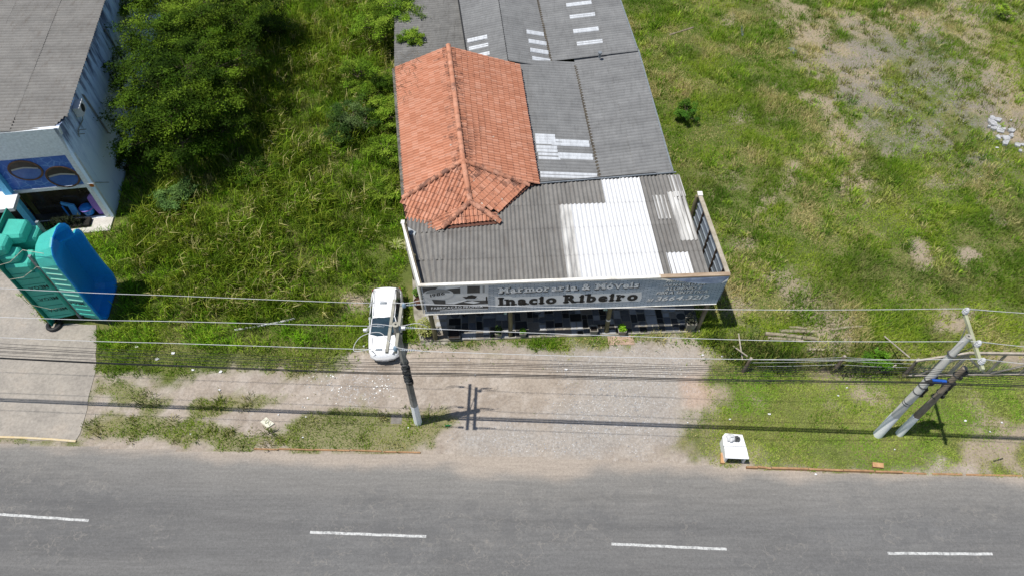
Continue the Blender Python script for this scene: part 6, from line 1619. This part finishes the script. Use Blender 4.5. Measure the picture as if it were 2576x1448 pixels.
# ---- gravel chips
def chips(name, zs, dens, s0, s1, tone, lab, seed):
    fn = lambda x, y: sstep(-.8, 1.0, zmax(zs, x, y) + (fbm(x, y, 1.2, 3, 47) - .5) * 2) * sstep(.35, .6, fbm(x, y, .9, 3, 48))
    x, y = sample(dens, fn, seed); r = np.random.default_rng(seed); n = len(x)
    s = r.uniform(s0, s1, n)[:, None]; a = r.uniform(0, 6.28, n)
    c = np.stack([x, y, np.full(n, .012)], 1); e = np.stack([np.cos(a), np.sin(a), r.normal(0, .35, n)], 1) * s; f = np.stack([-np.sin(a), np.cos(a), r.normal(0, .35, n)], 1) * s * r.uniform(.5, 1, n)[:, None]
    v = np.stack([c - e, c - f, c + e * .8, c + f], 1).reshape(-1, 3); v[:, 2] = np.abs(v[:, 2]) + .006
    t = np.array(tone)[r.integers(0, len(tone), n)] * r.uniform(.8, 1.2, n)[:, None]
    nn = NT(name + '_stone'); mt = nn.done(nn.attr('tone'), .8)
    return quads(name, v, n, np.repeat(t, 4, 0), mt, None, label=lab, cat='gravel', kind='stuff')
chips('gravel', Z_GRAVEL, 95, .012, .04, [(.54, .52, .49), (.40, .40, .40), (.25, .26, .28), (.5, .46, .4)], 'loose pale gravel spread over the sandy parking strip', 101)
chips('stone_chips', Z_CHIPS, 60, .015, .06, [(.75, .74, .70), (.55, .52, .47), (.35, .34, .33)], 'white stone chips scattered in the sand by the pole', 102)
chips('lot_gravel', Z_LOT, 22, .012, .04, [(.30, .30, .31), (.22, .22, .23), (.42, .40, .38)], 'grey crushed stone over the vacant lot', 103)

# ================================================================== TREES AND SHRUBS
m_bark = simple('grey_bark', '#6b5f50', '#463d33', 6, .95, stretch=(1, 1, .3))
def tree(name, base, lobes, label, cat, cols, leaf=.15, nleaf=14000, seed=0, trunk_r=.16, group=None, asp=.42):
    """lobes: (centre, radius xy, radius z); leafy sprays sit on twigs through every lobe"""
    rr = np.random.default_rng(seed); t = thing(name, base, label, cat, group)
    tips = []; m = MB(); tm = MB()
    zc = np.mean([l[0].z for l in lobes]); fork = base + Vector((0, 0, max(.4, zc * .35)))
    tm.tube([base + Vector((0, 0, -.1)), base.lerp(fork, .5) + Vector((.05, .03, 0)), fork], [trunk_r * 1.25, trunk_r, trunk_r * .85], 8)
    tm.build('trunk', m_bark, t, smooth=True)
    cen = []; nrm = []; tone = []
    tot = sum(l[1] ** 2 for l in lobes)
    for li, (c, rx, rz) in enumerate(lobes):
        mid = fork.lerp(c, .55) + Vector((rr.uniform(-.3, .3), rr.uniform(-.3, .3), -.2))
        MB().tube([fork, mid, c], [trunk_r * .6, trunk_r * .4, trunk_r * .22], 6).build('limb', m_bark, t, smooth=True)
        ns = max(6, int(rx * rx * 9)); tw = MB()
        d = rr.normal(size=(ns, 3)); d[:, 2] = np.abs(d[:, 2]) * .9 + rr.uniform(-.35, .2, ns); d /= np.linalg.norm(d, axis=1)[:, None]
        q = rr.uniform(.45, 1.18, ns)
        sc = np.array(c)[None] + d * q[:, None] * np.array([rx, rx, rz])
        for k_ in range(0, ns, 2): tw.tube([c, Vector(sc[k_]) * .6 + c * .4 + Vector((0, 0, -.08)), Vector(sc[k_])], [.03, .02, .008], 4, False)
        tw.build('twigs', m_bark, t)
        per = max(4, int(nleaf * rx * rx / tot / ns))
        for k_ in range(ns):
            o = d[k_] * .6 + rr.normal(0, .5, 3); o[2] *= .4; o /= np.linalg.norm(o) + 1e-6
            L = rr.uniform(.7, 1.6) * min(1.0, rx * .6)
            u_ = rr.random(per)[:, None]; side = rr.normal(0, .22 * min(1, rx * .6) + .05, (per, 3)) * np.array([.8, .8, .28])
            cen.append(sc[k_] + o * L * (u_ - .3) + side); nrm.append(np.repeat(o[None], per, 0))
            tb_ = np.array(cols[rr.integers(0, len(cols))]) * rr.uniform(.6, 1.45)
            tone.append(tb_[None] * rr.uniform(.75, 1.3, per)[:, None])
    cen = np.concatenate(cen); nrm = np.concatenate(nrm); tone = np.concatenate(tone)
    leaf_mesh('crown', cen, nrm * .7, leaf, m_leaf, tone, t, asp=asp, seed=seed + 3, droop=.45)
    return t
TG = [(.034, .072, .005), (.056, .105, .008), (.10, .165, .012), (.02, .042, .004)]
tree('broad_tree', P(445, 350, 0), [(P(330, 180, 3.6), 1.5, 1.2), (P(395, 110, 4.6), 2.0, 1.3), (P(470, 180, 4.8), 2.2, 1.4), (P(380, 215, 4.2), 1.9, 1.3), (P(545, 170, 4.0), 1.8, 1.2), (P(340, 290, 3.4), 1.5, 1.1), (P(430, 280, 4.2), 1.9, 1.2), (P(520, 270, 3.6), 1.8, 1.2), (P(375, 355, 3.0), 1.5, 1.0), (P(460, 360, 2.9), 1.5, 1.0), (P(560, 330, 2.2), 1.4, .9), (P(300, 230, 2.6), 1.0, .9)],
     'broad dark green tree spreading beside the stained shop wall', 'tree', TG, nleaf=60000, seed=11, trunk_r=.2)
tree('leafy_tree', P(470, 60, 0), [(P(400, 30, 4.6), 2.0, 1.3), (P(500, 40, 5.0), 2.3, 1.4), (P(590, 60, 4.4), 2.0, 1.2), (P(450, -30, 4.8), 2.4, 1.4), (P(560, -40, 4.8), 2.4, 1.3), (P(640, -10, 4.0), 1.8, 1.2), (P(345, 20, 4.2), 1.5, 1.2)],
     'lighter green tree behind the broad tree near top of the shop wall', 'tree', [(.05, .095, .007), (.078, .135, .01), (.12, .185, .015), (.03, .058, .005)], nleaf=52000, seed=12, trunk_r=.18)
SH = [(.10, .19, .014), (.15, .25, .02), (.20, .29, .03), (.07, .125, .01)]
for i, (px, py, zc, rx, rz, cols, lab, n_) in enumerate((
    (985, 15, 2.6, 2.0, 1.0, SH, 'leafy vine covered bush hanging over the old mossy roof', 7000), (940, 70, 2.0, 1.8, 1.1, SH, 'bright green bush beside the mossy roof corner', 5500),
    (1035, 95, 2.7, .9, .4, SH, 'low creeper sprawling on the mossy roof', 1800), (900, 195, 1.3, 1.5, .9, SH, 'round green bush in the reeds behind tiled house', 4000), (965, 280, 1.2, 1.5, .9, SH, 'leafy bush against the parapet of tiled house', 4200),
    (880, 300, 1.2, 1.6, .9, [(.035, .075, .014), (.06, .11, .02), (.10, .15, .05)], 'dark grey-green bush among the reeds', 4200), (950, 215, 1.1, 1.1, .8, TG, 'dark small bush near the parapet', 2500), (970, 380, .9, 1.2, .6, SH, 'low leafy weed mound beside the parapet', 2600),
    (440, 495, .8, 1.3, .6, [(.09, .17, .045), (.13, .22, .06)], 'pale green herb patch beside tree shadow', 2600), (700, 60, 1.2, 1.8, .9, TG, 'dark weeds mound at foot of the lighter tree', 3600), (640, 430, .7, 1.3, .6, TG, 'low dark herb mound at the tree edge', 2200),
    (1728, 283, .7, .75, .65, [(.05, .13, .015), (.08, .17, .02)], 'small dark green shrub alone in the field near warehouse', 1600), (2205, 905, .55, .55, .6, [(.12, .26, .02), (.09, .2, .02)], 'feathery bright shrub by the fence line', 1300),
    (290, 330, 1.4, 1.0, .9, TG, 'dark creeper climbing the stained wall', 1800), (300, 405, .9, .9, .7, TG, 'dark bush in the shade of the stained wall', 1600), (955, 480, .6, 1.0, .5, SH, 'fresh green weed mound near the house corner', 2000), (2530, 30, .6, .7, .5, [(.25, .36, .03), (.16, .26, .03)], 'yellow green spiky plant in the far corner of lot', 700))):
    base = P(px, py, zc); base.z = 0
    rr = random.Random(i); c = base + Vector((0, 0, zc))
    lobes = [(c, rx * .7, rz)] + [(c + Vector((rx * .55 * math.cos(a), rx * .55 * math.sin(a), -rz * .25 + rr.uniform(-.1, .15))), rx * .55, rz * .7) for a in [rr.uniform(0, 6) + k_ * 1.6 for k_ in range(4)]]
    tree('shrub', base, lobes, lab, 'shrub', cols, leaf=.12, nleaf=int(n_ * 1.6), seed=30 + i, trunk_r=.05, group='shrubs on the vacant plots', asp=.45)
# spiky rosettes
def rosette(px, py, label, L, n, cols, seed):
    c = P(px, py, .05); t = thing('agave', c, label, 'plant'); r = np.random.default_rng(seed)
    az = np.linspace(0, 2 * np.pi, n, endpoint=False) + r.normal(0, .1, n)
    blades('leaves', np.full(n, c.x) + .05 * np.cos(az), np.full(n, c.y) + .05 * np.sin(az), np.full(n, L) * r.uniform(.8, 1.2, n), np.full(n, .07), r.uniform(.6, .9, n), np.array(cols)[r.integers(0, len(cols), n)], m_grass, 2, seed, az=az, parent=t)
    MB().lathe(c + Vector((0, 0, -.05)), [(.08, 0), (.05, .12)], 8).build('stem', m_bark, t)
rosette(998, 622, 'pale spiky rosette plant in grass beside the side board', .55, 22, [(.5, .5, .26), (.38, .42, .16)], 3)
rosette(1022, 622, 'half hidden spiky rosette plant touching the side board', .45, 18, [(.5, .5, .26), (.38, .42, .16)], 4)
